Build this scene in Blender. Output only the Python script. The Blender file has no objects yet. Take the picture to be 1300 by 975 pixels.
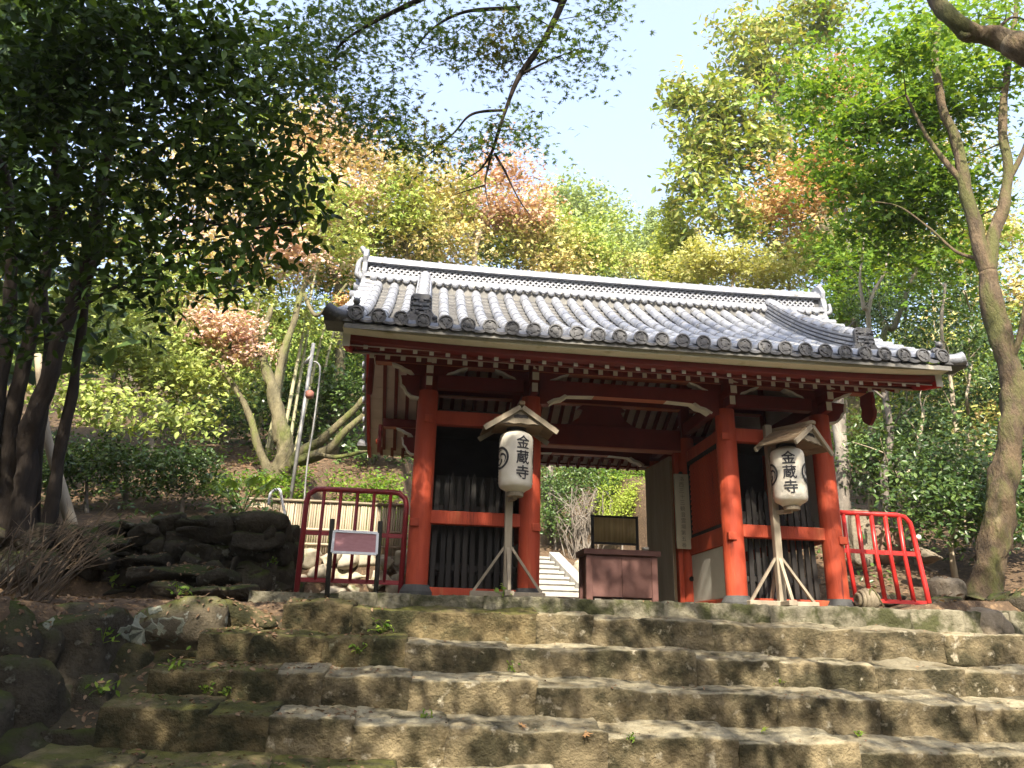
import bpy, bmesh, math, random
import numpy as np
from mathutils import Vector, Matrix, noise

C = bpy.context.scene.collection
rnd = random.Random(7)
rng = np.random.default_rng(11)
R = math.radians

# ------------------------------------------------------------------ camera
CAMP = Vector((-2.737, -9.583, -.579)); YAW, PITCH, ROLL, FPX = .118, .331, .026, 970.0
PW, PH = 1300.0, 975.0
sy_, cy_, sp_, cp_ = math.sin(YAW), math.cos(YAW), math.sin(PITCH), math.cos(PITCH)
Fw = Vector((sy_*cp_, cy_*cp_, sp_)); Rt0 = Vector((cy_, -sy_, 0)); Up0 = Rt0.cross(Fw)
Rt = math.cos(ROLL)*Rt0 + math.sin(ROLL)*Up0; Up = -math.sin(ROLL)*Rt0 + math.cos(ROLL)*Up0
cd = bpy.data.cameras.new('camera'); cam = bpy.data.objects.new('camera', cd); C.objects.link(cam)
M = Matrix((Rt, Up, -Fw)).transposed().to_4x4(); M.translation = CAMP
cam.matrix_world = M
cd.sensor_fit = 'HORIZONTAL'; cd.sensor_width = 36; cd.lens = 36*FPX/PW; cd.clip_start = .05; cd.clip_end = 2000
bpy.context.scene.camera = cam

def at(u, v, y):
    """world point seen at photo pixel (u, v) on the plane at distance y"""
    d = Rt*((u-PW/2)/FPX) + Up*((PH/2-v)/FPX) + Fw
    return CAMP + d*((y-CAMP.y)/d.y)
def atz(u, v, z):
    d = Rt*((u-PW/2)/FPX) + Up*((PH/2-v)/FPX) + Fw
    return CAMP + d*((z-CAMP.z)/d.z)
def pxm(p):                                           # metres per photo pixel at point p
    return (Vector(p)-CAMP).dot(Fw)/FPX

# ------------------------------------------------------------------ light
SUN_EL, SUN_AZ = R(41), R(188)
SDIR = Vector((math.sin(SUN_AZ)*math.cos(SUN_EL), math.cos(SUN_AZ)*math.cos(SUN_EL), math.sin(SUN_EL)))
w = bpy.data.worlds.new("World"); bpy.context.scene.world = w; w.use_nodes = True
nt = w.node_tree
bg = nt.nodes['Background']; sk = nt.nodes.new('ShaderNodeTexSky'); sk.sky_type = 'NISHITA'; sk.sun_disc = False
sk.sun_elevation = SUN_EL; sk.sun_rotation = SUN_AZ; sk.air_density = 1.0; sk.dust_density = 3.0; sk.ozone_density = 1.0
sky_lift = nt.nodes.new('ShaderNodeMix'); sky_lift.data_type = 'RGBA'; sky_lift.blend_type = 'ADD'; sky_lift.inputs[0].default_value = 1
nt.links.new(sk.outputs[0], sky_lift.inputs[6]); sky_lift.inputs[7].default_value = (1.3, 1.42, 1.8, 1)      # constant pale colour added to whiten the whole sky
nt.links.new(sky_lift.outputs[2], bg.inputs[0]); bg.inputs[1].default_value = .15
sl = bpy.data.lights.new('sun', 'SUN'); sl.energy = 5.0; sl.angle = R(.53); sl.color = (1, .90, .75)
so = bpy.data.objects.new('sun', sl); C.objects.link(so); so.rotation_euler = (-SDIR).to_track_quat('-Z', 'Y').to_euler()
vs = bpy.context.scene.view_settings
vs.view_transform = 'Standard'; vs.look = 'None'; vs.gamma = 1; vs.exposure = 1.27
cyc = bpy.context.scene.cycles
cyc.max_bounces = 8; cyc.diffuse_bounces = 4; cyc.transmission_bounces = 6; cyc.glossy_bounces = 3

# ------------------------------------------------------------------ materials
def L(nt, a, b): nt.links.new(a, b)
def mat(name, c1, c2=None, scale=4, rough=.7, bump=.0, bscale=30, stretch=(1,1,1), c3=None, t3=(.55,.7), s3=2.0,
        top=None, topn=(.3,.8), tops=3.0, c4=None, t4=(.62,.67), s4=6.0, spec=.3, metal=0, detail=6, rnd_amt=.0, coord='Object'):
    m = bpy.data.materials.new(name); m.use_nodes = True; nt = m.node_tree; b = nt.nodes['Principled BSDF']
    b.inputs['Roughness'].default_value = rough; b.inputs['Metallic'].default_value = metal
    b.inputs['Specular IOR Level'].default_value = spec
    tc = nt.nodes.new('ShaderNodeTexCoord'); mp = nt.nodes.new('ShaderNodeMapping'); mp.inputs['Scale'].default_value = stretch
    geo = nt.nodes.new('ShaderNodeNewGeometry'); oi = nt.nodes.new('ShaderNodeObjectInfo')
    # each object samples its own piece of the noise
    ad = nt.nodes.new('ShaderNodeVectorMath'); ad.operation = 'ADD'
    ml = nt.nodes.new('ShaderNodeMath'); ml.operation = 'MULTIPLY'; ml.inputs[1].default_value = 37.0
    L(nt, oi.outputs['Random'], ml.inputs[0]); L(nt, tc.outputs[coord], ad.inputs[0]); L(nt, ml.outputs[0], ad.inputs[1])
    L(nt, ad.outputs[0], mp.inputs['Vector'])
    def nz(s, d=detail):
        n = nt.nodes.new('ShaderNodeTexNoise'); n.inputs['Scale'].default_value = s; n.inputs['Detail'].default_value = d
        n.inputs['Roughness'].default_value = .62
        L(nt, mp.outputs[0], n.inputs['Vector']); return n.outputs['Fac']
    def mr(x, a, bb, lo=0, hi=1):
        r = nt.nodes.new('ShaderNodeMapRange'); L(nt, x, r.inputs[0]); r.inputs[1].default_value = a; r.inputs[2].default_value = bb
        r.inputs[3].default_value = lo; r.inputs[4].default_value = hi
        return r.outputs[0]
    def mix(f, a, bb):
        x = nt.nodes.new('ShaderNodeMix'); x.data_type = 'RGBA'
        L(nt, f, x.inputs[0])
        for k, val in ((6, a), (7, bb)):
            if isinstance(val, tuple): x.inputs[k].default_value = (*val, 1)
            else: L(nt, val, x.inputs[k])
        return x.outputs[2]
    col = mix(mr(nz(scale), .3, .7), c1, c2 or c1)
    if c3: col = mix(mr(nz(s3), t3[0], t3[1]), col, c3)
    if c4: col = mix(mr(nz(s4, 4), t4[0], t4[1]), col, c4)
    if top:
        sx = nt.nodes.new('ShaderNodeSeparateXYZ'); L(nt, geo.outputs['Normal'], sx.inputs[0])
        f1 = mr(sx.outputs[2], topn[0], topn[1]); f2 = mr(nz(tops), .38, .6)
        mm = nt.nodes.new('ShaderNodeMath'); mm.operation = 'MULTIPLY'; L(nt, f1, mm.inputs[0]); L(nt, f2, mm.inputs[1])
        col = mix(mm.outputs[0], col, top)
    if rnd_amt:
        hs = nt.nodes.new('ShaderNodeHueSaturation'); L(nt, col, hs.inputs['Color'])
        L(nt, mr(oi.outputs['Random'], 0, 1, 1-rnd_amt, 1+rnd_amt), hs.inputs['Value']); col = hs.outputs[0]
    L(nt, col, b.inputs['Base Color'])
    if bump:
        bp = nt.nodes.new('ShaderNodeBump'); bp.inputs['Strength'].default_value = min(1, bump); bp.inputs['Distance'].default_value = .02*max(1, bump)
        L(nt, nz(bscale, 8), bp.inputs['Height']); L(nt, bp.outputs[0], b.inputs['Normal'])
    return m

def leafmat(name, cols, trans=.4, rough=.5, spec=.3, patch=None, pscale=.35, pr=(.48,.6), tint=(1.25,1.15,.5)):
    """cols: ramp picked per leaf; patch: a second ramp that takes over in patches of the crown (autumn colour)"""
    m = bpy.data.materials.new(name); m.use_nodes = True; nt = m.node_tree; b = nt.nodes['Principled BSDF']; out = nt.nodes['Material Output']
    geo = nt.nodes.new('ShaderNodeNewGeometry')
    def ramp(cs):
        r = nt.nodes.new('ShaderNodeValToRGB'); e = r.color_ramp.elements
        while len(e) < len(cs): e.new(.5)
        for i, c in enumerate(cs): e[i].position = i/max(1, len(cs)-1); e[i].color = (*c, 1)
        L(nt, geo.outputs['Random Per Island'], r.inputs[0]); return r.outputs[0]
    col = ramp(cols)
    if patch:
        n = nt.nodes.new('ShaderNodeTexNoise'); n.inputs['Scale'].default_value = pscale; n.inputs['Detail'].default_value = 3
        tc = nt.nodes.new('ShaderNodeTexCoord'); L(nt, tc.outputs['Object'], n.inputs['Vector'])
        r = nt.nodes.new('ShaderNodeMapRange'); L(nt, n.outputs['Fac'], r.inputs[0]); r.inputs[1].default_value = pr[0]; r.inputs[2].default_value = pr[1]
        x = nt.nodes.new('ShaderNodeMix'); x.data_type = 'RGBA'; L(nt, r.outputs[0], x.inputs[0]); L(nt, col, x.inputs[6]); L(nt, ramp(patch), x.inputs[7])
        col = x.outputs[2]
    L(nt, col, b.inputs['Base Color']); b.inputs['Roughness'].default_value = rough; b.inputs['Specular IOR Level'].default_value = spec
    tr = nt.nodes.new('ShaderNodeBsdfTranslucent')
    tm = nt.nodes.new('ShaderNodeMix'); tm.data_type = 'RGBA'; tm.blend_type = 'MULTIPLY'; tm.inputs[0].default_value = 1
    L(nt, col, tm.inputs[6]); tm.inputs[7].default_value = (*tint, 1); L(nt, tm.outputs[2], tr.inputs[0])
    ms = nt.nodes.new('ShaderNodeMixShader'); ms.inputs[0].default_value = trans
    L(nt, b.outputs[0], ms.inputs[1]); L(nt, tr.outputs[0], ms.inputs[2]); L(nt, ms.outputs[0], out.inputs[0])
    return m

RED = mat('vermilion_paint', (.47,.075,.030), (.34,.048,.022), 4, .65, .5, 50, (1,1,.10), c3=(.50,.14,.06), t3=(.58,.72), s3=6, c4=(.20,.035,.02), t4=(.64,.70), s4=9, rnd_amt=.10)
RED2 = mat('shaded_red_paint', (.20,.030,.024), (.14,.022,.019), 3, .6, .12, 40, rnd_amt=.1)  # the gate red darkened for deep shade under the eaves
REDB = mat('bargeboard_paint', (.50,.022,.016), (.42,.02,.014), 3, .55, .1, 30)
ORG = mat('lit_underside_paint', (.50,.17,.09), (.42,.12,.07), 5, .65)  # orange stands in for light on the beam undersides
WHT = mat('white_paint', (.80,.78,.70), (.68,.66,.58), 5, .7, .1, 40, c3=(.42,.40,.30), t3=(.6,.8), s3=6)
WHTM = mat('mossy_white_board', (.80,.78,.66), (.66,.65,.52), 2.5, .75, .15, 30, c3=(.42,.42,.22), t3=(.56,.76), s3=4)
SOF = mat('soffit_boards', (.76,.66,.59), (.66,.56,.50), 4, .8, .1, 40)
PLAS = mat('plaster', (.62,.60,.54), (.52,.50,.44), 3, .85, .1, 30)
TILE = mat('roof_tile', (.31,.325,.36), (.18,.19,.215), 5, .40, .2, 60, c3=(.13,.13,.125), t3=(.56,.70), s3=7, c4=(.42,.40,.34), t4=(.6,.66), s4=12, rnd_amt=.10, spec=.5)
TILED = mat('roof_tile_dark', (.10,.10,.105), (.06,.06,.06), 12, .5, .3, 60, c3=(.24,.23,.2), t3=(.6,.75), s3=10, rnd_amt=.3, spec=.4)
TILEF = mat('flat_tile_clay', (.20,.195,.18), (.11,.108,.10), 5, .6, .2, 50, c3=(.36,.33,.26), t3=(.56,.72), s3=7)
STEP = mat('step_stone', (.29,.235,.135), (.14,.112,.064), 7, .92, 2.2, 30, c3=(.05,.044,.022), t3=(.42,.60), s3=2.4, c4=(.37,.33,.24), t4=(.60,.70), s4=7, top=(.35,.31,.205), topn=(.35,.85), tops=4, rnd_amt=.2, detail=9)  # paler top colour paints the sunlit treads; dark patches are stain
STEPM = mat('mossy_step_stone', (.22,.17,.085), (.10,.08,.04), 7, .95, 2.2, 30, c3=(.035,.034,.014), t3=(.42,.58), s3=2.4, c4=(.26,.25,.16), t4=(.64,.74), s4=8, top=(.10,.10,.022), topn=(.5,.9), rnd_amt=.2, detail=9)
WALLS = mat('dark_wall_stone', (.085,.072,.052), (.03,.026,.019), 6, .92, 2.0, 26, c3=(.18,.175,.14), t3=(.60,.68), s3=6, detail=9, spec=.08, top=(.06,.075,.02), topn=(.3,.8), rnd_amt=.3)
LICH = mat('lichen_stone', (.18,.15,.10), (.09,.075,.05), 6, .92, 1.8, 26, c3=(.42,.43,.36), t3=(.56,.585), s3=2.0, top=(.15,.16,.04), rnd_amt=.1)
LICHP = mat('pale_lichen', (.27,.28,.215), (.17,.18,.13), 18, .95, .8, 60)
PALES = mat('pale_wall_stone', (.46,.41,.32), (.30,.27,.20), 3.5, .9, .6, 14, c3=(.2,.2,.1), t3=(.58,.7), s3=4, rnd_amt=.25)
BROCK = mat('bank_rock', (.27,.23,.17), (.15,.125,.09), 5, .9, 1.2, 24, c3=(.07,.06,.04), t3=(.52,.68), s3=3, rnd_amt=.2)
GRAN = mat('pale_granite', (.40,.385,.35), (.30,.29,.26), 8, .8, .3, 40, rnd_amt=.1)
CURB = mat('curb_stone', (.24,.22,.155), (.11,.10,.065), 6, .9, 1.6, 26, c3=(.055,.058,.022), t3=(.45,.60), s3=3, rnd_amt=.2)
BASE = mat('base_stone', (.085,.085,.08), (.05,.05,.05), 8, .8, .4, 30)
SOIL = mat('leaf_littered_soil', (.15,.10,.06), (.07,.048,.03), 9.0, .95, 2.0, 22, c3=(.24,.16,.09), t3=(.54,.66), s3=14, coord='Object', detail=9)
MOSSG = mat('mossy_ground', (.075,.06,.035), (.04,.034,.018), 3.0, .95, 1.2, 14, c3=(.06,.06,.018), t3=(.5,.64), s3=2)
WOODG = mat('weathered_wood', (.36,.31,.23), (.24,.20,.145), 4, .8, .4, 30, (1,1,.15), rnd_amt=.15)
WOODR = mat('weathered_roof_boards', (.25,.18,.11), (.14,.10,.065), 4, .85, .5, 25, (.3,1,1), c3=(.34,.29,.2), t3=(.56,.7), s3=5, rnd_amt=.15)
WOODD = mat('door_planks', (.28,.20,.115), (.19,.135,.08), 5, .75, .3, 30, (1,1,.1), rnd_amt=.18)
BOXM = mat('box_paint', (.17,.085,.070), (.11,.052,.045), 5, .65, .1, 30, rnd_amt=.05)
DARK = mat('dark_stained_wood', (.030,.027,.024), (.016,.014,.013), 6, .7, .2, 30, (1,1,.1), rnd_amt=.4)
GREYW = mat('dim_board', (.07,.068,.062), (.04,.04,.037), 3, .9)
PAPER = mat('lantern_paper', (.68,.65,.57), (.60,.56,.46), 6, .45, .1, 30, c3=(.58,.50,.34), t3=(.55,.75), s3=3, spec=.5)
INK = mat('ink', (.03,.03,.035), (.05,.05,.055), 20, .7)
INKF = mat('faded_ink', (.11,.10,.085), (.15,.14,.11), 20, .8)
PLQ = mat('plaque_board', (.40,.37,.27), (.32,.30,.21), 4, .8, .2, 30, (1,1,.2))
REDM = mat('shaded_pipe_paint', (.30,.022,.030), (.24,.02,.025), 5, .4, .1, 30, spec=.5)  # pipe red darkened, shade on the left barrier put into the colour
REDF = mat('red_pipe_paint', (.56,.030,.025), (.46,.026,.022), 5, .35, .1, 30, spec=.5)  # same pipe red kept bright for the barrier in sun
SIGNP = mat('sign_panel_print', (.52,.26,.28), (.44,.20,.22), 12, .5, 0, 30, (1,1,3))
ALU = mat('sign_frame_metal', (.60,.62,.66), (.5,.52,.56), 6, .4, 0, 30, metal=.6)
POLE = mat('galvanised_pole', (.30,.30,.29), (.22,.22,.21), 5, .55, .1, 30, metal=.4)
DPOST = mat('dark_post', (.05,.045,.035), (.03,.028,.022), 6, .8)
BAMB = mat('bamboo_fence', (.40,.345,.25), (.27,.22,.15), 4, .6, .2, 30, (1,1,.1), rnd_amt=.22)
BAMP = mat('bamboo_pole', (.44,.40,.26), (.33,.33,.18), 3, .5, .1, 20, (1,1,.3), rnd_amt=.15)
BAMS = mat('woven_bamboo_screen', (.40,.31,.14), (.30,.22,.09), 6, .6, .1, 30, (1,1,.2), rnd_amt=.15)
ROPE = mat('straw_rope', (.27,.225,.155), (.17,.14,.095), 15, .9, .5, 40)
PVC = mat('white_pipe', (.75,.76,.78), (.68,.69,.7), 5, .4)
BARKD = mat('dark_bark', (.040,.030,.022), (.022,.017,.013), 5, .9, 1.2, 18, (1,1,.25), c3=(.055,.045,.033), t3=(.55,.7), s3=3)
BARKB = mat('brown_bark', (.17,.122,.07), (.06,.045,.03), 6, .92, 2.5, 26, (1,1,.4), c3=(.10,.10,.035), t3=(.48,.60), s3=2.6, c4=(.24,.19,.12), t4=(.62,.72), s4=3.5, detail=9)
BARKM = mat('mossy_bark', (.20,.175,.10), (.085,.075,.042), 6, .92, 2.2, 24, (1,1,.35), c3=(.13,.15,.04), t3=(.48,.62), s3=2.6, detail=9)
BARKP = mat('pale_bark', (.45,.38,.27), (.32,.26,.18), 3.5, .85, .8, 16, (1,1,.3), c3=(.22,.19,.13), t3=(.56,.7), s3=2)
BARKG = mat('grey_bark', (.24,.21,.175), (.12,.105,.085), 6, .88, 1.8, 24, (1,1,.4), c3=(.33,.30,.25), t3=(.56,.7), s3=2)

LF_DARK = leafmat('evergreen_leaf', [(.020,.038,.009),(.034,.066,.012),(.05,.095,.016),(.09,.16,.025)], .35, .5, .18)
LF_MAPG = leafmat('overhead_maple_leaf', [(.055,.11,.045),(.08,.15,.05),(.12,.20,.05),(.20,.27,.05)], .5, .5, .3, patch=[(.16,.13,.03),(.10,.14,.03)], pscale=1.1, pr=(.6,.68))
LF_AUT = leafmat('autumn_maple_leaf', [(.28,.36,.07),(.38,.44,.10),(.50,.50,.15)], .22, .55, .2, patch=[(.62,.42,.26),(.68,.52,.38),(.58,.46,.26)], pscale=.5, pr=(.38,.52))
LF_PINK = leafmat('pink_maple_leaf', [(.64,.42,.36),(.70,.52,.44),(.60,.35,.30),(.56,.50,.26)], .22, .55, .2)
LF_RED = leafmat('red_maple_leaf', [(.60,.34,.28),(.66,.46,.36),(.58,.42,.22),(.54,.28,.22)], .22, .55, .2)
LF_ORG = leafmat('orange_maple_leaf', [(.50,.29,.13),(.57,.36,.18),(.46,.25,.11),(.46,.38,.14)], .22, .55, .2)
LF_GRN = leafmat('green_maple_leaf', [(.085,.18,.022),(.13,.25,.032),(.19,.31,.04),(.27,.36,.055)], .5, .5, .25)
LF_OLI = leafmat('olive_green_leaf', [(.17,.26,.04),(.25,.34,.055),(.35,.42,.08)], .22, .5, .2, patch=[(.56,.41,.22),(.50,.43,.18),(.42,.42,.13)], pscale=.4, pr=(.44,.56))
LF_LIT = leafmat('bright_shrub_leaf', [(.22,.30,.06),(.34,.42,.10),(.44,.48,.15)], .22, .45, .3)
LF_MAG = leafmat('glossy_big_leaf', [(.15,.23,.035),(.22,.30,.05),(.33,.37,.08),(.37,.32,.11)], .3, .35, .5)
LF_FAR = leafmat('far_wood_leaf', [(.22,.30,.10),(.28,.36,.13),(.34,.41,.16)], .3, .6, .2)
LF_CON = leafmat('golden_conifer_leaf', [(.30,.37,.05),(.40,.46,.07),(.48,.50,.10)], .3, .6, .2)
LF_SHR = leafmat('undergrowth_leaf', [(.035,.07,.018),(.055,.11,.026),(.085,.15,.035),(.14,.21,.05)], .3, .35, .5)
LF_LIME = leafmat('lime_bush_leaf', [(.24,.33,.04),(.30,.39,.06),(.36,.42,.09)], .4, .5, .2)
LF_DEAD = leafmat('fallen_leaf', [(.20,.115,.06),(.14,.085,.05),(.28,.19,.115),(.10,.065,.04)], .15, .7, .2)
LF_SHADE = leafmat('shade_tree_leaf', [(.035,.07,.02),(.055,.10,.025),(.08,.13,.03)], .3, .5, .3)

# ------------------------------------------------------------------ object helpers
WL = {}
def thing(name, label, cat, loc=(0,0,0), group=None):
    o = bpy.data.objects.new(name, None); C.objects.link(o); o.location = loc; o.empty_display_size = .2
    o['label'] = label; o['category'] = cat
    if group: o['group'] = group
    WL[o.name] = Vector(loc); return o
def tag(o, label=None, cat=None, group=None, kind=None):
    if label: o['label'] = label
    if cat: o['category'] = cat
    if group: o['group'] = group
    if kind: o['kind'] = kind
    return o
def put(name, mesh, parent=None, loc=(0,0,0), rot=(0,0,0), kind=None, label=None):
    o = bpy.data.objects.new(name, mesh); C.objects.link(o)
    p = Vector(loc)
    WL[o.name] = p.copy()
    if parent: o.parent = parent; p = p - WL[parent.name]
    o.location = p; o.rotation_euler = rot
    if kind: o['kind'] = kind
    if label: o['label'] = label
    return o

class MB:
    def __init__(s): s.v = []; s.f = []; s.m = []
    def add(s, vs, fs, mi=0):
        k = len(s.v); s.v += [tuple(p) for p in vs]; s.f += [tuple(i+k for i in f) for f in fs]; s.m += [mi]*len(fs); return s
    def box(s, x0, x1, y0, y1, z0, z1, mi=0, mx=None, front=None):
        vs = [Vector(p) for p in ((x0,y0,z0),(x1,y0,z0),(x1,y1,z0),(x0,y1,z0),(x0,y0,z1),(x1,y0,z1),(x1,y1,z1),(x0,y1,z1))]
        if mx: vs = [mx @ p for p in vs]
        s.add(vs, [(0,3,2,1),(4,5,6,7),(1,2,6,5),(2,3,7,6),(3,0,4,7)], mi)
        s.add(vs, [(0,1,5,4)], mi if front is None else front); return s
    def bar(s, a, b, w, h, mi=0, up=(0,0,1), end=None):
        a, b = Vector(a), Vector(b); d = (b-a); ln = d.length; d.normalize(); u = Vector(up); sd = d.cross(u).normalized(); u = sd.cross(d)
        vs = [p + sd*(sx*w/2) + u*(sz*h/2) for p in (a, b) for sx, sz in ((-1,-1),(1,-1),(1,1),(-1,1))]
        s.add(vs, [(0,1,5,4),(1,2,6,5),(2,3,7,6),(3,0,4,7),(7,6,5,4)], mi); s.add(vs, [(0,3,2,1)], mi if end is None else end); return s
    def tube(s, pts, rad, n=8, mi=0, cap=True, rough=0):
        pts = [Vector(p) for p in pts]
        if not hasattr(rad, '__len__'): rad = [rad]*len(pts)
        k = len(s.v); prev = None
        for i, p in enumerate(pts):
            d = (pts[min(i+1, len(pts)-1)] - pts[max(i-1, 0)]).normalized()
            if prev is None: sd = d.orthogonal().normalized()
            else: sd = (prev - d*prev.dot(d)).normalized()
            prev = sd; u = d.cross(sd)
            for j in range(n):
                a = 2*math.pi*j/n; dv = sd*math.cos(a) + u*math.sin(a); rq = rad[i]
                if rough: q_ = p+dv*rq; rq *= 1+rough*(noise.noise(Vector((q_.x*5,q_.y*5,q_.z*2.2)))*1.2+noise.noise(Vector((q_.x*14,q_.y*14,q_.z*6)))*.6)
                s.v.append(tuple(p + dv*rq))
        for i in range(len(pts)-1):
            for j in range(n):
                a = k+i*n+j; b = k+i*n+(j+1) % n; s.f.append((a, b, b+n, a+n)); s.m.append(mi)
        if cap:
            s.f.append(tuple(k+j for j in range(n))[::-1]); s.m.append(mi)
            s.f.append(tuple(k+(len(pts)-1)*n+j for j in range(n))); s.m.append(mi)
        return s
    def lathe(s, prof, n=24, mi=0, c=(0,0,0), axis='z', cap=True):
        k = len(s.v)
        for r, z in prof:
            for j in range(n):
                a = 2*math.pi*j/n
                p = (r*math.cos(a), r*math.sin(a), z) if axis == 'z' else ((r*math.cos(a), z, r*math.sin(a)) if axis == 'y' else (z, r*math.cos(a), r*math.sin(a)))
                s.v.append((p[0]+c[0], p[1]+c[1], p[2]+c[2]))
        for i in range(len(prof)-1):
            for j in range(n):
                a = k+i*n+j; b = k+i*n+(j+1) % n; s.f.append((a, b, b+n, a+n)); s.m.append(mi)
        if cap:
            s.f.append(tuple(k+j for j in range(n))[::-1]); s.m.append(mi); s.f.append(tuple(k+(len(prof)-1)*n+j for j in range(n))); s.m.append(mi)
        return s
    def prism(s, out, a, b, fn, mi=0, side=None, sides=None):
        """out: 2-D outline; fn(p, q, t) -> point; extruded from t=a to t=b"""
        n = len(out); vs = [fn(p, q, a) for p, q in out] + [fn(p, q, b) for p, q in out]
        k = len(s.v); s.v += [tuple(x) for x in vs]
        s.f.append(tuple(k+i for i in range(n))[::-1]); s.m.append(mi); s.f.append(tuple(k+n+i for i in range(n))); s.m.append(mi)
        for i in range(n):
            j = (i+1) % n; s.f.append((k+i, k+j, k+n+j, k+n+i)); s.m.append(sides[i] if sides else (mi if side is None else side))
        return s
    def mesh(s, name, mats, smooth=False, bevel=0, fix=True):
        me = bpy.data.meshes.new(name); me.from_pydata(s.v, [], s.f)
        for x in (mats if isinstance(mats, (list, tuple)) else [mats]): me.materials.append(x)
        me.polygons.foreach_set('material_index', s.m); 
        if fix or bevel:
            bm = bmesh.new(); bm.from_mesh(me)
            if bevel:
                bmesh.ops.remove_doubles(bm, verts=bm.verts, dist=1e-5)
                bmesh.ops.recalc_face_normals(bm, faces=bm.faces)
                ed = [e for e in bm.edges if len(e.link_faces) == 2 and e.calc_face_angle(0) > .6]
                bmesh.ops.bevel(bm, geom=ed, offset=bevel, segments=1, affect='EDGES', clamp_overlap=True)
            else: bmesh.ops.recalc_face_normals(bm, faces=bm.faces)
            bm.to_mesh(me); bm.free()
        if smooth: me.polygons.foreach_set('use_smooth', [True]*len(me.polygons))
        me.update(); return me
    def build(s, name, mats, parent=None, smooth=False, bevel=0, kind=None, label=None, org=None):
        org = Vector(org) if org is not None else (sum((Vector(p) for p in s.v), Vector())/max(1, len(s.v)))
        s.v = [(p[0]-org.x, p[1]-org.y, p[2]-org.z) for p in s.v]
        return put(name, s.mesh(name, mats, smooth, bevel), parent, org, kind=kind, label=label)

def smooth_auto(me, ang=.7):
    try: me.set_sharp_from_angle(angle=ang)
    except Exception: pass

def stone_mesh(sz, seed, m, n=6, cuts=5, amp=.06, name='stone', facet=0, fine=1.0, rad=0):
    bm = bmesh.new(); bmesh.ops.create_cube(bm, size=2)
    bmesh.ops.subdivide_edges(bm, edges=bm.edges, cuts=cuts, use_grid_fill=True)
    o = Vector((seed*7.13 % 91, seed*3.7 % 57, seed*11.9 % 73)); ms = min(sz); rr = random.Random(seed)
    pl = []
    for _ in range(facet):
        d = Vector((rr.gauss(0,1), rr.gauss(0,1)-.4, rr.gauss(0,1))).normalized(); pl.append((d, rr.uniform(.62,.86)))
    for v in bm.verts:
        p = v.co.copy()
        if rad:
            h = Vector(sz)/2; w0 = Vector((p.x*h.x, p.y*h.y, p.z*h.z)); r = rad*(1+1.3*noise.noise(w0*3.3+o)+.6*noise.noise(w0*9+o)); r = max(.006, min(r, ms*.4))
            inn = Vector([max(-(h[i]-r), min(h[i]-r, w0[i])) for i in range(3)]); dd = w0-inn
            if dd.length > r: w0 = inn+dd.normalized()*r
            p = Vector((w0.x/h.x, w0.y/h.y, w0.z/h.z))
        else:
            q = (abs(p.x)**n+abs(p.y)**n+abs(p.z)**n)**(1/n); p = p/q
        for d, k in pl:
            t = p.dot(d)
            if t > k: p = p*(k/t)
        w_ = Vector((p.x*sz[0]/2, p.y*sz[1]/2, p.z*sz[2]/2))
        a = noise.noise(w_*1.6+o)*amp*1.5 + noise.noise(w_*4.5+o)*amp*.7 + fine*(noise.noise(w_*10+o)*.011 + noise.noise(w_*24+o)*.006)
        v.co = w_ + Vector((p.x/sz[0], p.y/sz[1], p.z/sz[2])).normalized()*a
    me = bpy.data.meshes.new(name); bm.to_mesh(me); bm.free(); me.materials.append(m)
    me.polygons.foreach_set('use_smooth', [True]*len(me.polygons)); return me

# leaves ------------------------------------------------------------------
T_QUAD = (np.array([(0,0,0),(.5,.32,.06),(1,0,-.08),(.5,-.32,.06)]), [(0,1,2),(0,2,3)])
T_OVAL = (np.array([(0,0,0),(.33,.23,.04),(.72,.19,.0),(1,0,-.12),(.72,-.19,.0),(.33,-.23,.04)]), [(0,1,2,3),(0,3,4,5)])
def _maple():
    pts = []; lob = [(-125,.45),(-80,.75),(-38,.95),(0,1.05),(38,.95),(80,.75),(125,.45)]
    for i, (a, r) in enumerate(lob):
        pts.append((r*math.cos(R(a)), r*math.sin(R(a)), -.08*r))
        if i < len(lob)-1: b = (a+lob[i+1][0])/2; pts.append((.36*math.cos(R(b)), .36*math.sin(R(b)), .02))
    return np.array([(0,0,0.03)]+pts)*.55, [(0,i,i+1) for i in range(1, len(pts))]
T_MAPLE = _maple()
_sp = [(0,0,0)]
for _a, _l in ((0,.62),(62,.55),(-62,.55)):
    for _q, _w, _z in ((.45,.17,.03),(1,0,-.07),(.45,-.17,.03)):
        _sp.append((_l*_q*math.cos(R(_a))-_w*math.sin(R(_a)), _l*_q*math.sin(R(_a))+_w*math.cos(R(_a)), _z))
T_SPRAY = (np.array(_sp)*1.25, [(0,1,2,3),(0,4,5,6),(0,7,8,9)])
T_STAR = (np.array([(-.3,0,0),(.0,.16,.02),(.25,.55,-.05),(.3,.13,.02),(.75,0,-.06),(.3,-.13,.02),(.25,-.55,-.05),(0,-.16,.02)]), [(0,1,3,5),(1,2,3),(3,4,5),(5,6,7),(0,5,7)])
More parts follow.
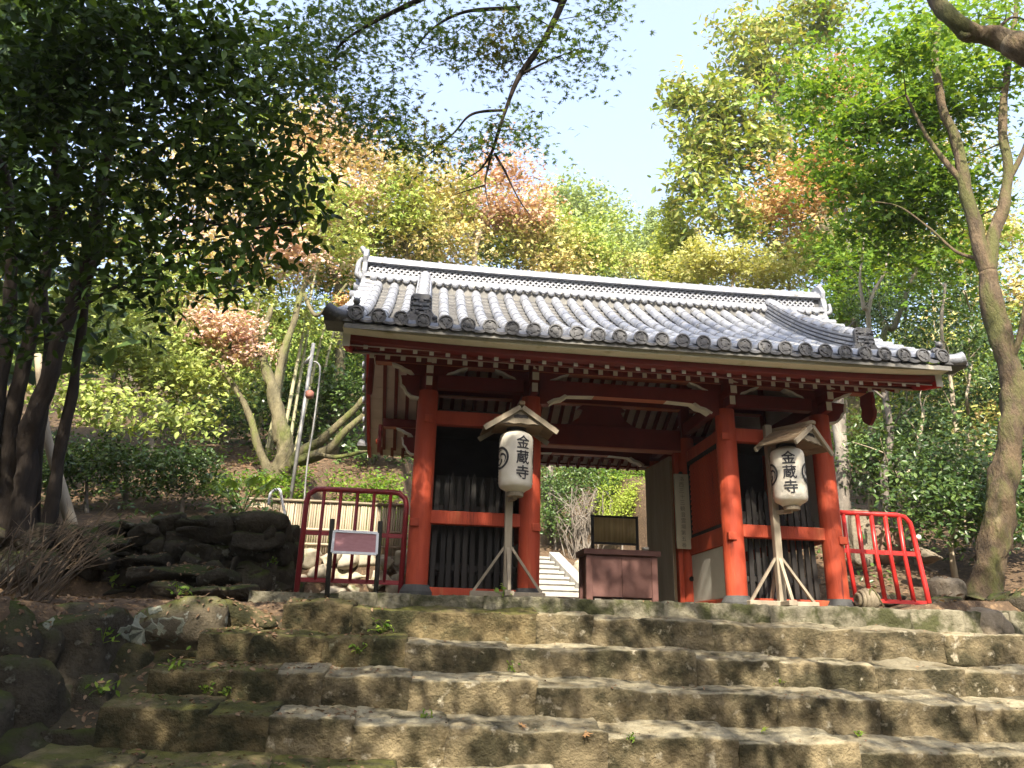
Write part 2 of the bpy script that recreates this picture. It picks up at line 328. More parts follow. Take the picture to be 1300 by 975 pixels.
def leaf_mesh(name, P, size, nrm, tmpl, m, rngl=rng):
    N = len(P); tv, tf = tmpl; k = len(tv)
    nrm = nrm/np.linalg.norm(nrm, axis=1, keepdims=True)
    d = rngl.normal(size=(N,3)); d[:,2] -= .25; d -= nrm*(d*nrm).sum(1, keepdims=True); d /= np.linalg.norm(d, axis=1, keepdims=True)+1e-9
    s = np.cross(nrm, d)
    V = P[:,None,:] + size[:,None,None]*(tv[None,:,0:1]*d[:,None,:] + tv[None,:,1:2]*s[:,None,:] + tv[None,:,2:3]*nrm[:,None,:])
    V = V.reshape(-1,3)
    lens = [len(f) for f in tf]; idx = np.concatenate([np.array(f) for f in tf])
    loops = (np.arange(N)[:,None]*k + idx[None,:]).ravel()
    tot = np.tile(lens, N); st = np.concatenate([[0], np.cumsum(tot)[:-1]])
    me = bpy.data.meshes.new(name); me.vertices.add(len(V)); me.vertices.foreach_set('co', V.ravel().astype(np.float32))
    me.loops.add(len(loops)); me.loops.foreach_set('vertex_index', loops.astype(np.int32))
    me.polygons.add(len(tot)); me.polygons.foreach_set('loop_start', st.astype(np.int32)); me.polygons.foreach_set('loop_total', tot.astype(np.int32))
    me.materials.append(m); me.update(calc_edges=True); return me

def ellipsoid(u, v, y, ru, rv, dep=.75):
    c = at(u, v, y); k = pxm(c); return (c, Vector((ru*k, dep*ru*k, rv*k)))
def clumps_in(els, per, shell=.55):
    """clump centres spread through ellipsoids, thicker towards the outside"""
    out = []
    for (c, r), n in zip(els, per):
        for _ in range(n):
            d = Vector(rng.normal(size=3)).normalized(); q = rng.uniform(shell, 1.0)
            out.append(Vector((c.x+d.x*r.x*q, c.y+d.y*r.y*q, c.z+d.z*r.z*q)))
    return out
def leaves_from(cl, n, cr, flat, up=.9, jit=.75):
    """n leaves round each clump centre"""
    cl = np.array([tuple(c) for c in cl]); N = len(cl)*n
    sc = rng.uniform(.55, 1.3, size=len(cl))
    g = rng.normal(size=(len(cl), n, 3)); g /= np.maximum(1, np.linalg.norm(g, axis=2, keepdims=True)/1.6)
    tl = rng.normal(size=(len(cl), 1, 2))*.35
    g[:,:,2] = g[:,:,2]*flat - np.abs(g[:,:,0:1])[:,:,0]*.12 + (g[:,:,0]*tl[:,:,0] + g[:,:,1]*tl[:,:,1])
    P = (cl[:,None,:] + g*cr*sc[:,None,None]).reshape(-1,3)
    nr = rng.normal(size=(N,3))*jit; nr[:,2] += up*.6; nr += np.array(tuple(SDIR))*.8
    return P, nr

def smooth_path(pts, k=4, wob=0):
    pts = [Vector(p) for p in pts]; out = []
    for i in range(len(pts)-1):
        a, b, c, d = pts[max(i-1,0)], pts[i], pts[i+1], pts[min(i+2,len(pts)-1)]
        for j in range(k):
            t = j/k; out.append(.5*((2*b)+(c-a)*t+(2*a-5*b+4*c-d)*t*t+(3*b-a-3*c+d)*t**3))
    out.append(pts[-1])
    if wob: out = [p + Vector(noise.noise_vector(p*1.3))*wob for p in out]
    return out
def path_rad(r0, r1, n, pw=1): return [r0+(r1-r0)*(i/(n-1))**pw for i in range(n)]

def tree(name, label, cat, trunks, cl, leafspec, bark, group=None, maxbr=60, br_r=.03, n=7, twig=True, flare=1.0):
    """trunks: [(points, r0, r1)]; cl: clump centres; leafspec: list of (clumps, n, clump radius, flat, up, size, template, material)"""
    base = Vector(trunks[0][0][0]); t = thing(name, label, cat, base, group)
    mb = MB(); skel = []
    for pts, r0, r1 in trunks:
        p = smooth_path(pts, 9, min(.05, r0*.35)); rr = path_rad(r0, r1, len(p), .8)
        if flare > 1 and pts is trunks[0][0]: rr = [r*(1+(flare-1)*math.exp(-i*.42)) for i, r in enumerate(rr)]
        mb.tube(p, rr, 22 if r0 > .15 else max(n, 10 if r0 > .06 else 6), rough=.30 if r0 > .15 else .2)
        skel += [(q, r) for q, r in zip(p, rr)][len(p)//4:]
    if cl:
        order = sorted(cl, key=lambda c: min((c-q).length for q, _ in skel[::3] or skel))
        step = max(1, len(order)//maxbr)
        for c in order[::step]:
            bi = min(range(len(skel)), key=lambda i: (c-skel[i][0]).length + max(0, skel[i][0].z-c.z)*.7)
            q, r = skel[bi]; ln = (c-q).length
            if ln < .05: continue
            mid = (q+c)/2 + Vector((rnd.uniform(-.12,.12), rnd.uniform(-.12,.12), rnd.uniform(-.02,.16)))*ln
            pp = smooth_path([q, mid, c], 4); r0 = min(r*.65, br_r*(.5+ln*.35)); rr = path_rad(r0, max(.004, r0*.25), len(pp))
            mb.tube(pp, rr, 5, cap=False)
            skel += [(a, b) for a, b in zip(pp, rr)][2:]
    put('trunk', MBshift(mb, base).mesh('trunk', bark, True), t, base)
    for i, (cs, nl, cr, flat, up, size, tm, m) in enumerate(leafspec):
        P, nr = leaves_from(cs, nl, cr, flat, up)
        P = P - np.array(tuple(base))
        me = leaf_mesh('crown', P, rng.uniform(.65, 1.25, size=len(P))*size, nr, tm, m)
        put('crown', me, t, base, kind='stuff')
    return t
def MBshift(mb, o):
    mb.v = [(p[0]-o.x, p[1]-o.y, p[2]-o.z) for p in mb.v]; return mb

# ------------------------------------------------------------------ terrain
def sst(a, b, x): t = np.clip((x-a)/(b-a), 0, 1); return t*t*(3-2*t)
def hgt(x, y):
    x = np.asarray(x, float); y = np.asarray(y, float)
    front = -.55 - .62*np.maximum(0, -.75-y) - .035*(x+1.6); front = np.maximum(front, -2.6)
    xl = -5.25 + np.minimum(0, y+1.05)*1.0
    left_f = -.27 - .03*np.maximum(0, -y) + .12*np.maximum(0, -x-6)
    fl = sst(0, .35, xl-x); front = front*(1-fl) + left_f*fl
    rf = sst(5.6, 7.0, x); front = front*(1-rf) + (.1+.1*(x-5.6))*rf
    far = np.maximum(0, y-7)
    centre = -.05 + .10*np.clip(y-4.9, 0, 3.4) + .42*np.maximum(0, y-8.2)
    L1 = -.16 + .95*sst(3.35, 3.6, y) + .55*np.maximum(0, y-4.2)
    L2 = -.16 + 1.0*sst(.95, 1.3, y) + .28*np.maximum(0, y-1.4) + .12*np.maximum(0, y-3)
    k = sst(4.7, 5.0, -x); Lz = L1*(1-k) + L2*k
    Rz = .03 + .10*np.maximum(0, x-3.6) + .36*np.maximum(0, y-1.0)
    a = sst(2.75, 3.1, -x); b = sst(3.0, 3.7, x)
    back = centre*(1-a)*(1-b) + Lz*a + Rz*b
    back = np.where(y > 12, np.minimum(back, 3+.5*(y-7)), back)
    back = np.minimum(back, 30+.02*y)
    g = sst(-.75, -.45, y)
    return front*(1-g) + back*g
def hz(x, y): return float(hgt(x, y))
xs = np.unique(np.round(np.concatenate([np.arange(-120, -10, 4), np.arange(-10, 10, .22), np.arange(10, 121, 4)]), 3))
ys = np.unique(np.round(np.concatenate([np.arange(-60, -9, 3), np.arange(-9, 9, .2), np.arange(9, 24, 1), np.arange(24, 161, 5)]), 3))
X, Y = np.meshgrid(xs, ys); Z = hgt(X, Y)
nzv = np.array([noise.noise(Vector((a*.9, b*.9, 0)))*.07 + noise.noise(Vector((a*3, b*3, 5)))*.03 for a, b in zip(X.ravel(), Y.ravel())]).reshape(X.shape)
flat = sst(-2.9, -2.6, X)*(1-sst(2.8, 3.2, X))*sst(-.6, -.4, Y)*(1-sst(4.6, 5.2, Y))
Z = Z + nzv*(1-flat) - .02
V = np.stack([X.ravel(), Y.ravel(), Z.ravel()], 1); nx = len(xs)
F = [(j*nx+i, j*nx+i+1, (j+1)*nx+i+1, (j+1)*nx+i) for j in range(len(ys)-1) for i in range(nx-1)]
me = bpy.data.meshes.new('ground'); me.from_pydata(V.tolist(), [], F); me.materials.append(SOIL); me.materials.append(MOSSG)
fm = [1 if (V[f[0]][1] < -.6 and V[f[0]][0] > -5.0+min(0, V[f[0]][1]+1.05)) else 0 for f in F]
me.polygons.foreach_set('material_index', fm); me.polygons.foreach_set('use_smooth', [True]*len(F)); me.update()
ground = tag(put('ground', me), kind='structure')

# ------------------------------------------------------------------ stone platform and steps
plat = tag(bpy.data.objects.new('stone_platform', None), kind='structure'); C.objects.link(plat); WL[plat.name] = Vector((0,0,0))
def row(parent, joints, y, zl, zr, h, dep, m, name='step_stone', tilt=0, n=14, amp=.045, v_ref=780, seed0=0, mfn=None, jog=.035):
    xj = [at(u, v_ref, y).x for u in joints]
    for i, (a, b) in enumerate(zip(xj[:-1], xj[1:])):
        cx = (a+b)/2; ztop = zl + (zr-zl)*(cx+1.6)/4.05 + rnd.uniform(-.008, .008)
        sz = (b-a+.022, dep, h*rnd.uniform(.99,1.02)); mm = mfn(cx) if mfn else m
        me = stone_mesh(sz, seed0+i*3+1, mm, 9, 19, amp*rnd.uniform(.45,.8), name, 0, 1.45, .024)
        put(name, me, parent, (cx, y+dep/2+rnd.uniform(-jog,jog)*.6, ztop-h/2+abs(tilt)*dep/2), (tilt+rnd.uniform(-.02,.02), rnd.uniform(-.012,.012), rnd.uniform(-.02,.02)))
row(plat, [430, 478, 521, 615, 711, 780, 842, 902, 976, 1037, 1096, 1155, 1220, 1280, 1340], -.62, -.035, -.03, .30, .55, CURB, 'curb_stone', 0, 9, .02, 765, 100, jog=.02)
mb = MB().box(-4.6, 5.4, -.2, 4.9, -.25, -.045)
mb.build('platform_floor', CURB, plat)
steps = tag(bpy.data.objects.new('stone_steps', None), kind='structure'); C.objects.link(steps); WL[steps.name] = Vector((0,0,0))
def msel(thr): return lambda x: STEPM if x < thr + rnd.uniform(-.6,.6) else STEP
T_ = .10
row(steps, [357, 445, 683, 752, 905, 1080, 1200, 1330], -1.08, -.235, -.29, .36, .62, STEP, tilt=T_, v_ref=800, seed0=1, amp=.05, mfn=msel(-2.2))
row(steps, [247, 315, 409, 513, 648, 882, 990, 1109, 1224, 1360], -1.62, -.59, -.69, .38, .66, STEP, tilt=T_, v_ref=845, seed0=31, mfn=msel(-3.2))
row(steps, [182, 345, 406, 518, 681, 848, 988, 1119, 1240, 1380], -2.2, -.895, -1.0, .40, .70, STEP, tilt=T_, v_ref=900, seed0=61, mfn=msel(-3.4))
row(steps, [118, 256, 338, 446, 566, 771, 939, 1087, 1240, 1400], -2.78, -1.225, -1.37, .40, .70, STEP, tilt=T_, v_ref=950, seed0=91, mfn=msel(-3.2))
row(steps, [0, 150, 330, 500, 720, 930, 1150, 1400], -3.4, -1.58, -1.73, .40, .70, STEP, tilt=T_, v_ref=990, seed0=121, mfn=msel(-2.9))
row(steps, [-60, 180, 420, 640, 880, 1180, 1400], -4.05, -1.92, -2.05, .40, .75, STEP, tilt=T_, v_ref=1040, seed0=151)

# rough flank wall at lower left
fw = thing('flank_wall', 'low mossy boulder wall with pale lichen beside the left end of the stone steps', 'wall', tuple(at(180, 800, -1.4)))
def pxstone(parent, u0, v0, u1, v1, y, dep, m, n=6, amp=.06, name='stone', rot=0, cuts=7, facet=7):
    c = at((u0+u1)/2, (v0+v1)/2, y); k = pxm(c); sz = ((u1-u0)*k*1.04, dep, (v1-v0)*k*1.05)
    return put(name, stone_mesh((sz[0]*1.05, sz[1], sz[2]*1.06), rnd.randrange(999), m, max(n,6), cuts, amp*min(1, max(sz)/.5), name, facet), parent, (c.x, c.y+dep*.35, c.z), (rnd.uniform(-.06,.06), rot or rnd.uniform(-.05,.05), rnd.uniform(-.1,.1)))
for a in [(130,764,278,834,-1.3,.55,LICH), (277,768,352,810,-1.12,.4,STEPM), (30,772,134,905,-1.75,.7,WALLS), (-50,768,36,866,-2.0,.7,WALLS),
          (-20,846,78,965,-2.25,.7,WALLS), (74,862,128,940,-1.95,.5,WALLS), (108,826,190,905,-1.5,.5,STEPM), (-60,940,60,1040,-2.6,.6,WALLS),
          (50,925,140,1010,-2.4,.6,WALLS), (28,876,90,960,-2.0,.6,WALLS), (90,800,200,900,-1.25,.5,WALLS), (160,850,230,930,-1.45,.5,STEPM), (-10,800,60,900,-1.9,.5,WALLS), (60,765,140,830,-1.5,.5,WALLS), (180,828,250,872,-1.35,.4,STEPM), (-140,770,-40,900,-2.4,.8,WALLS), (-160,880,-20,1000,-2.7,.8,WALLS), (125,890,190,935,-1.9,.4,WALLS)]:
    pxstone(fw, *a)

# dry stone retaining wall at left, with the little side steps in front of it
dw = thing('dry_stone_wall', 'dark dry-stone retaining wall left of the left-hand barrier, half hidden in shade', 'wall', tuple(at(240, 740, .9)))
rows_ = [(652,676,[205,232,262,300,352]), (668,692,[120,150,180,212,240,275,330,352]), (688,712,[110,140,172,205,228,262,300]), (676,716,[296,352]), (706,738,[150,190,228,250,285,300]), (715,756,[296,345]),
         (732,760,[230,262,300])]
for v0, v1, us in rows_:
    for a, b in zip(us[:-1], us[1:]):
        pxstone(dw, a, v0+rnd.uniform(-3,3), b, v1+rnd.uniform(-2,3), .95+rnd.uniform(-.06,.06), .5, WALLS, 3.5, .07, rot=rnd.uniform(-.25,.2))
for v0, v1 in ((662,690),(688,716),(714,738),(736,760)):
    for k in range(3): pxstone(dw, 338+k*9, v0+k*3, 366+k*6, v1+k*2, 1.15+k*.5, .6, WALLS, 3.5, .07)
for a, b in ((95,135),(60,100),(20,64),(-25,24)):
    pxstone(dw, a, 664, b, 700, 1.0, .6, WALLS, 3.5, .07); pxstone(dw, a-6, 698, b-4, 738, .9, .6, WALLS, 3.5, .07)
for a in ((196,654,250,673),(246,651,306,670),(300,653,360,677),(150,662,200,682),(296,674,356,700),(225,672,300,688)): pxstone(dw, *a, .92, .55, WALLS, 9, .05, facet=4)
core = MB()
for (ua, ub, va, vb, y) in ((205,352,664,756,1.12),(100,356,684,758,1.1),(-40,120,668,750,1.14)):
    a, b = at(ua, vb, y), at(ub, va, y); core.box(a.x, b.x, y, y+.5, a.z-.2, b.z)
core.build('wall_core', WALLS, dw)
for k in range(46): 
    u = rnd.uniform(120, 350); v = rnd.uniform(664 if u > 205 else 690, 752); q = rnd.uniform(9, 19); pxstone(dw, u-q, v-q*.4, u+q, v+q*.4, 1.03, .3, WALLS, 4, .05, rot=rnd.uniform(-.12,.12))
ss = tag(bpy.data.objects.new('side_steps', None), kind='structure'); C.objects.link(ss); WL[ss.name] = Vector((0,0,0))
for u0, u1, v0, v1, y in ((185,238,738,756,.05),(237,318,742,758,.05),(160,256,715,738,.35),(255,300,724,742,.3),(150,205,700,718,.65),(105,160,675,702,.75),(98,140,690,720,.5)):
    pxstone(ss, u0, v0, u1, v1, y, .5, WALLS, 6, .03, 'step_stone')

# pale rubble wall and bamboo fence behind the left barrier
rw = thing('rubble_wall', 'pale sunlit rubble wall under the bamboo screen fence', 'wall', tuple(at(440, 752, 3.5)))
for v0, v1, us in ((700,722,[300,335,372,402,430,452,478,502,530]), (720,742,[318,352,390,420,445,470,494,528]), (738,762,[330,375,408,440,462,488,515,535])):
    for a, b in zip(us[:-1], us[1:]): pxstone(rw, a, v0+rnd.uniform(-3,3), b, v1+rnd.uniform(-2,3), 3.45+rnd.uniform(-.05,.05), .45, PALES, 3.5, .06)
bf = thing('bamboo_fence', 'low tan bamboo screen fence on the rubble wall behind the left barrier', 'fence', tuple(at(420, 700, 3.7)))
xa, xb = at(318, 640, 3.7).x, at(513, 640, 3.7).x; z0, z1 = at(430, 702, 3.7).z, at(430, 636, 3.7).z
cane = [MB().tube([(0,0,0),(rnd.uniform(-.006,.006),0,z1-z0-.02)], .019, 6).mesh('bamboo_cane', BAMB, True) for _ in range(6)]
nc = int((xb-xa)/.04)
for i in range(nc): put('bamboo_cane', cane[i % 6], bf, (xa+(i+.5)*(xb-xa)/nc, 3.7+rnd.uniform(-.006,.006), z0-rnd.uniform(0,.03)))
for zz in (z1-.035, z0+(z1-z0)*.42, z0+.12): MB().tube([(xa-.05,3.665,zz),((xa+xb)/2,3.66,zz+rnd.uniform(-.02,.02)),(xb+.03,3.665,zz)], .022, 8).build('bamboo_rail', BAMB, bf, True)
for xx in (xa, xb-.02, (xa+xb)/2): MB().tube([(xx,3.755,z0-.2),(xx,3.755,z1+.0)], .035, 8).build('fence_post', BAMB, bf, True)

# the far stone staircase seen through the gate
fs = tag(bpy.data.objects.new('rear_staircase', None), kind='structure'); C.objects.link(fs); WL[fs.name] = Vector((0,0,0))
xr0 = at(745, 764, 8.2).x; xr1 = at(699, 712, 11.1).x; zs0 = at(730, 764, 8.2).z
for i in range(8):
    y = 8.2+i*.42; z = zs0+.165*i; xr = xr0+(xr1-xr0)*(y-8.2)/2.9
    xa = -2.9; n = 4
    for k in range(n):
        a = xa+(xr-xa)*k/n; b = xa+(xr-xa)*(k+1)/n
        jz = rnd.uniform(-.004,.004); MB().box(a+.005, b-.005, y+.03, y+.47, z-.2, z+.105+jz).box(a+.004, b-.004, y-.01, y+.46, z+.1055+jz, z+.16+jz).build('stair_block', GRAN, fs)
mb = MB(); a = Vector((xr0+.16, 8.1, zs0+.06)); b = Vector((xr1+.16, 11.5, zs0+1.38)); mb.bar(a, b, .3, .22); mb.build('stair_kerb', GRAN, fs, bevel=.01)
for i in range(16):
    t = rnd.random(); y = 8.4+t*3; x = xr0+(xr1-xr0)*(y-8.2)/2.9+.5+rnd.uniform(0,.9)
    s = rnd.uniform(.25,.5); put('stone', stone_mesh((s, s, s*.7), i*7, PALES, 3, 3, .05), fs, (x, y, zs0+.1+.165*(y-8.2)/.42+rnd.uniform(-.05,.15)), (0,0,rnd.uniform(0,3)))

# ------------------------------------------------------------------ the gate
GT = thing('temple_gate', 'red timber temple gate with grey tiled roof at the top of the stone steps', 'gate', (0, 1.6, -.03))
A_, HM = 2.70, 1.336; PX = [-A_, -HM, HM, A_]; YR = 1.6; YB = 3.2; PR = .136
pm = MB().lathe([(PR,.09),(PR,1.2),(PR*.985,2.0),(PR*.95,2.55)], 28).mesh('post', RED, True); smooth_auto(pm)
bmesh_ = MB().lathe([(.20,-.10),(.20,.015),(.155,.095)], 28).mesh('base_stone', BASE, False)
tm_ = MB().box(-.055, .055, -.03, .03, -.05, .05).mesh('tenon_end', RED, bevel=.006)
for y in (0, YR, YB):
    for x in PX:
        p = put('post', pm, GT, (x, y, 0)); put('base_stone', bmesh_, p, (x, y, 0))
for x in (-A_, A_):
    s = 1 if x > 0 else -1
    put('tenon_end', tm_, GT, (x+s*.07, -PR+.005, .83)); put('tenon_end', tm_, GT, (x-s*.02, -PR+.0, 2.15))
for x in (-HM, HM):
    s = 1 if x < 0 else -1
    put('tenon_end', tm_, GT, (x+s*.065, -PR+.01, .83)); put('tenon_end', tm_, GT, (x+s*.065, -PR+.01, 2.15))
def beam(name, x0, x1, y0, y1, z0, z1, m=RED, bevel=.008, parent=None, edge=None):
    mb = MB().box(x0, x1, y0, y1, z0, z1); return mb.build(name, m, parent or GT, bevel=bevel)
for y in (0, YB):
    for s in (-1, 1):
        a, b = sorted((s*HM, s*A_)); a += .11; b -= .11
        beam('sill', a, b, y-.06, y+.06, -.03, .075); beam('middle_rail', a, b, y-.055, y+.055, .835, 1.0); beam('upper_rail', a, b, y-.055, y+.055, 2.11, 2.295)
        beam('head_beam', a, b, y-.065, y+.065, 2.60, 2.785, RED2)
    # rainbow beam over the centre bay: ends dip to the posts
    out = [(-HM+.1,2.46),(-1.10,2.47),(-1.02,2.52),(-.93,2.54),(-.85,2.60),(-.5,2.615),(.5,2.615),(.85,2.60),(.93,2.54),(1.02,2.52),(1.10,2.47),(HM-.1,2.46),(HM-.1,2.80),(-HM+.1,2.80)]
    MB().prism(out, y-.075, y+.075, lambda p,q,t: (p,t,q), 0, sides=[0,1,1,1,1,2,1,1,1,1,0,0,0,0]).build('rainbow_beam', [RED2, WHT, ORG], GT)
    for s in (-1, 1):   # white carved edge of the dip, as a thin applied strip
        o2 = [(1.12,2.465),(1.02,2.515),(.93,2.535),(.86,2.597),(.90,2.612),(.97,2.565),(1.05,2.545),(1.14,2.49)]
        MB().prism([(s*p,q) for p,q in o2], y-.082, y-.0755, lambda p,q,t: (p,t,q)).build('carved_edge', WHT, GT)
# purlins on the posts, boat-shaped arms and beam noses
for y in (0, YB):
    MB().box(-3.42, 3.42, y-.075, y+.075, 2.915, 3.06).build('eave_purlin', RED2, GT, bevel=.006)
    mbx = MB().box(-3.41, 3.41, y-.07, y+.07, 2.909, 2.914); mbx.build('lit_purlin_underside', ORG, GT)  # thin orange strip paints the lit underside of the purlin
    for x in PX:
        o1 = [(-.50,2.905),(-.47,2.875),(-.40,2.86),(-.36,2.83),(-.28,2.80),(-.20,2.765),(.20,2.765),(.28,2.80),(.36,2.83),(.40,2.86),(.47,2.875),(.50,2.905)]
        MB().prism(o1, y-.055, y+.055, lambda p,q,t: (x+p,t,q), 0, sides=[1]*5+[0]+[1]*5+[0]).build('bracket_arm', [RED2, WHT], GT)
        for s in (-1, 1):
            o2 = [(.20,2.763),(.28,2.797),(.36,2.827),(.40,2.857),(.47,2.872),(.505,2.907),(.46,2.903),(.37,2.872),(.32,2.842),(.24,2.812)]
            MB().prism([(s*p,q) for p,q in o2], y-.062, y-.0555, lambda p,q,t: (x+p,t,q)).build('carved_edge', WHT, GT)
        d = -1 if y == 0 else 1
        for z0, z1, ln, ww in ((2.545,2.675,.30,.085),(2.685,2.80,.36,.095),(2.81,2.92,.42,.095)):
            MB().box(x-ww/2, x+ww/2, *sorted((y, y+d*ln)), z0, z1, 0, front=1 if d < 0 else 0).build('beam_nose', [RED2, WHT], GT, bevel=.004)
        MB().lathe([(.10,2.55),(.13,2.62),(.13,2.765)], 4, c=(x,y,0)).build('bearing_block', RED2, GT)
    for s in (-1, 1):    # nosing of the tie beam past the corner posts, white edged
        o3 = [(.12,2.44),(.24,2.46),(.30,2.52),(.33,2.58),(.37,2.61),(.38,2.68),(.40,2.74),(.12,2.76)]
        MB().prism([(s*(A_+p),q) for p,q in o3], y-.05, y+.05, lambda p,q,t: (p,t,q), 0, sides=[1]*6+[0,0]).build('tie_nose', [RED2, WHT], GT)
        o4 = [(.12,2.437),(.24,2.457),(.305,2.52),(.335,2.58),(.375,2.607),(.385,2.68),(.405,2.745),(.375,2.745),(.355,2.68),(.35,2.625),(.31,2.59),(.275,2.525),(.22,2.48),(.12,2.46)]
        MB().prism([(s*(A_+p),q) for p,q in o4], y-.058, y-.0505, lambda p,q,t: (p,t,q)).build('carved_edge', WHT, GT)
# middle row: door frame, lintel, strut, ridge support
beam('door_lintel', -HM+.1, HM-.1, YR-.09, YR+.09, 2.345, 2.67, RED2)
MB().box(-HM+.1, HM-.1, YR-.095, YR+.095, 2.325, 2.344).build('lit_lintel_underside', ORG, GT)  # orange strip in place of light under the lintel
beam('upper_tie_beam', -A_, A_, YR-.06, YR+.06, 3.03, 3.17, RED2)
MB().box(-A_+.1, A_-.1, YR-.062, YR+.062, 3.012, 3.029).build('lit_tie_underside', ORG, GT)  # orange strip colours the tie beam's underside as lit
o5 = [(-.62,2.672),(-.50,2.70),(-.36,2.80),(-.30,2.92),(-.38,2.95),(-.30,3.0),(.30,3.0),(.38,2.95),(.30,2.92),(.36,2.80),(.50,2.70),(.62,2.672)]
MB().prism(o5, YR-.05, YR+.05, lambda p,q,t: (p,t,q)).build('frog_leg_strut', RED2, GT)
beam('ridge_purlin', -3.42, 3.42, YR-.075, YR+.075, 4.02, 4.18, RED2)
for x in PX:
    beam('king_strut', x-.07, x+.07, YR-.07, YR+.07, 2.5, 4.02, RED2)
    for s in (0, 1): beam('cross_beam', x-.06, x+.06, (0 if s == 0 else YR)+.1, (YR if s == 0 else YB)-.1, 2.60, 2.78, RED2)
for s in (-1, 1): beam('door_jamb', *sorted((s*1.20, s*1.13)), YR-.06, YR+.06, -.03, 2.325, RED)
beam('threshold', -1.13, 1.13, YR-.06, YR+.06, -.03, .05, WOODD)
# end bays: walls, pickets
for s in (-1, 1):
    xi, xo = s*HM, s*A_
    a, b = sorted((xi, xo))
    # outer side wall
    for y0, y1 in ((.12, YR-.12), (YR+.12, YB-.12)):
        beam('side_panel', *sorted((xo-.025*1, xo+.025)), y0, y1, .98 if s > 0 and y0 < 1 else .08, 2.12, PLAS)
        beam('side_sill', xo-.05, xo+.05, y0, y1, -.03, .078); beam('side_rail', xo-.05, xo+.05, y0, y1, .84, .995); beam('side_upper_rail', xo-.05, xo+.05, y0, y1, 2.13, 2.29)
    # passage side wall
    for y0, y1 in ((.12, YR-.12), (YR+.12, YB-.12)):
        beam('passage_sill', xi-.055, xi+.055, y0, y1, -.03, .085); beam('passage_board', xi-.05, xi+.05, y0, y1, .76, 1.0); beam('passage_upper_rail', xi-.05, xi+.05, y0, y1, 2.16, 2.32)
        beam('plaster_panel', xi-.03, xi+.03, y0, y1, .087, .758, PLAS)
        fr = MB()
        for z0, z1 in ((1.003,1.05),(2.10,2.157)): fr.box(xi-.035, xi+.035, y0, y1, z0, z1)
        for q in (y0, y1-.045): fr.box(xi-.034, xi+.034, q, q+.045, 1.05, 2.10)
        fr.build('lattice_frame', DARK, GT)
        lt = MB(); st = .075; W_ = y1-y0-.09; H_ = 1.05
        for k in range(-int(H_/st)-1, int(W_/st)+2):
            for sg in (1, -1):
                # line y = k*st + t  (or mirrored), clipped to the frame
                t0, t1 = max(0, -k*st), min(H_, W_-k*st)
                if t1-t0 < .02: continue
                ya, yb2 = k*st+t0, k*st+t1; za, zb = t0, t1
                if sg < 0: ya, yb2 = W_-ya, W_-yb2
                xo2 = xi + (.008 if sg > 0 else -.008)
                lt.bar((xo2, y0+.045+ya, 1.05+za), (xo2, y0+.045+yb2, 1.05+zb), .014, .016, up=(1,0,0))
        lt.build('lattice', RED, GT, kind='stuff')
        beam('lattice_backing', *sorted((xi+s*.03, xi+s*.05)), y0+.02, y1-.02, 1.05, 2.1, DARK, 0)
    # back wall of the guardian bay, and the dim boards inside
    beam('back_wall', a+.12, b-.12, YR-.03, YR+.03, 1.30 if s > 0 else .05, 2.5, GREYW, 0)
    if s > 0: beam('back_panel', a+.12, b-.12, YR-.05, YR-.035, 1.16, 1.46, PLAS, 0)
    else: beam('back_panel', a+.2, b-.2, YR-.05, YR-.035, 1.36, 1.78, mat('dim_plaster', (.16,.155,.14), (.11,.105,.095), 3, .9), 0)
    beam('bay_ceiling', a+.1, b-.1, .1, YR-.1, 2.335, 2.36, GREYW, 0)
    nP = 11; pk = []
    for j in range(3):
        hgt_ = 1.40+.03*j; o6 = [(-.031,0),(.031,0),(.031,hgt_-.09),(0,hgt_),(-.031,hgt_-.09)]
        pk.append(MB().prism(o6, -.018, .018, lambda p,q,t: (p,t,q)).mesh('picket', DARK, bevel=.003))
    for i in range(nP):
        x = a+.19+(b-a-.38)*i/(nP-1)
        put('picket', pk[i % 3], GT, (x+rnd.uniform(-.008,.008), .16, .08), (0, rnd.uniform(-.02,.02), 0))
    beam('picket_rail', a+.12, b-.12, .185, .22, .3, .37, DARK, 0); beam('picket_rail', a+.12, b-.12, .185, .22, 1.05, 1.11, DARK, 0)
# guardian statue silhouettes are only hinted at behind the pickets: a stepped dark plinth stands in each bay
for s in (-1, 1):
    x = s*(A_+HM)/2
    MB().box(x-.42, x+.42, .5, 1.3, -.03, .30).box(x-.34, x+.34, .58, 1.22, .30, .42).build('plinth', DARK, GT, bevel=.01)
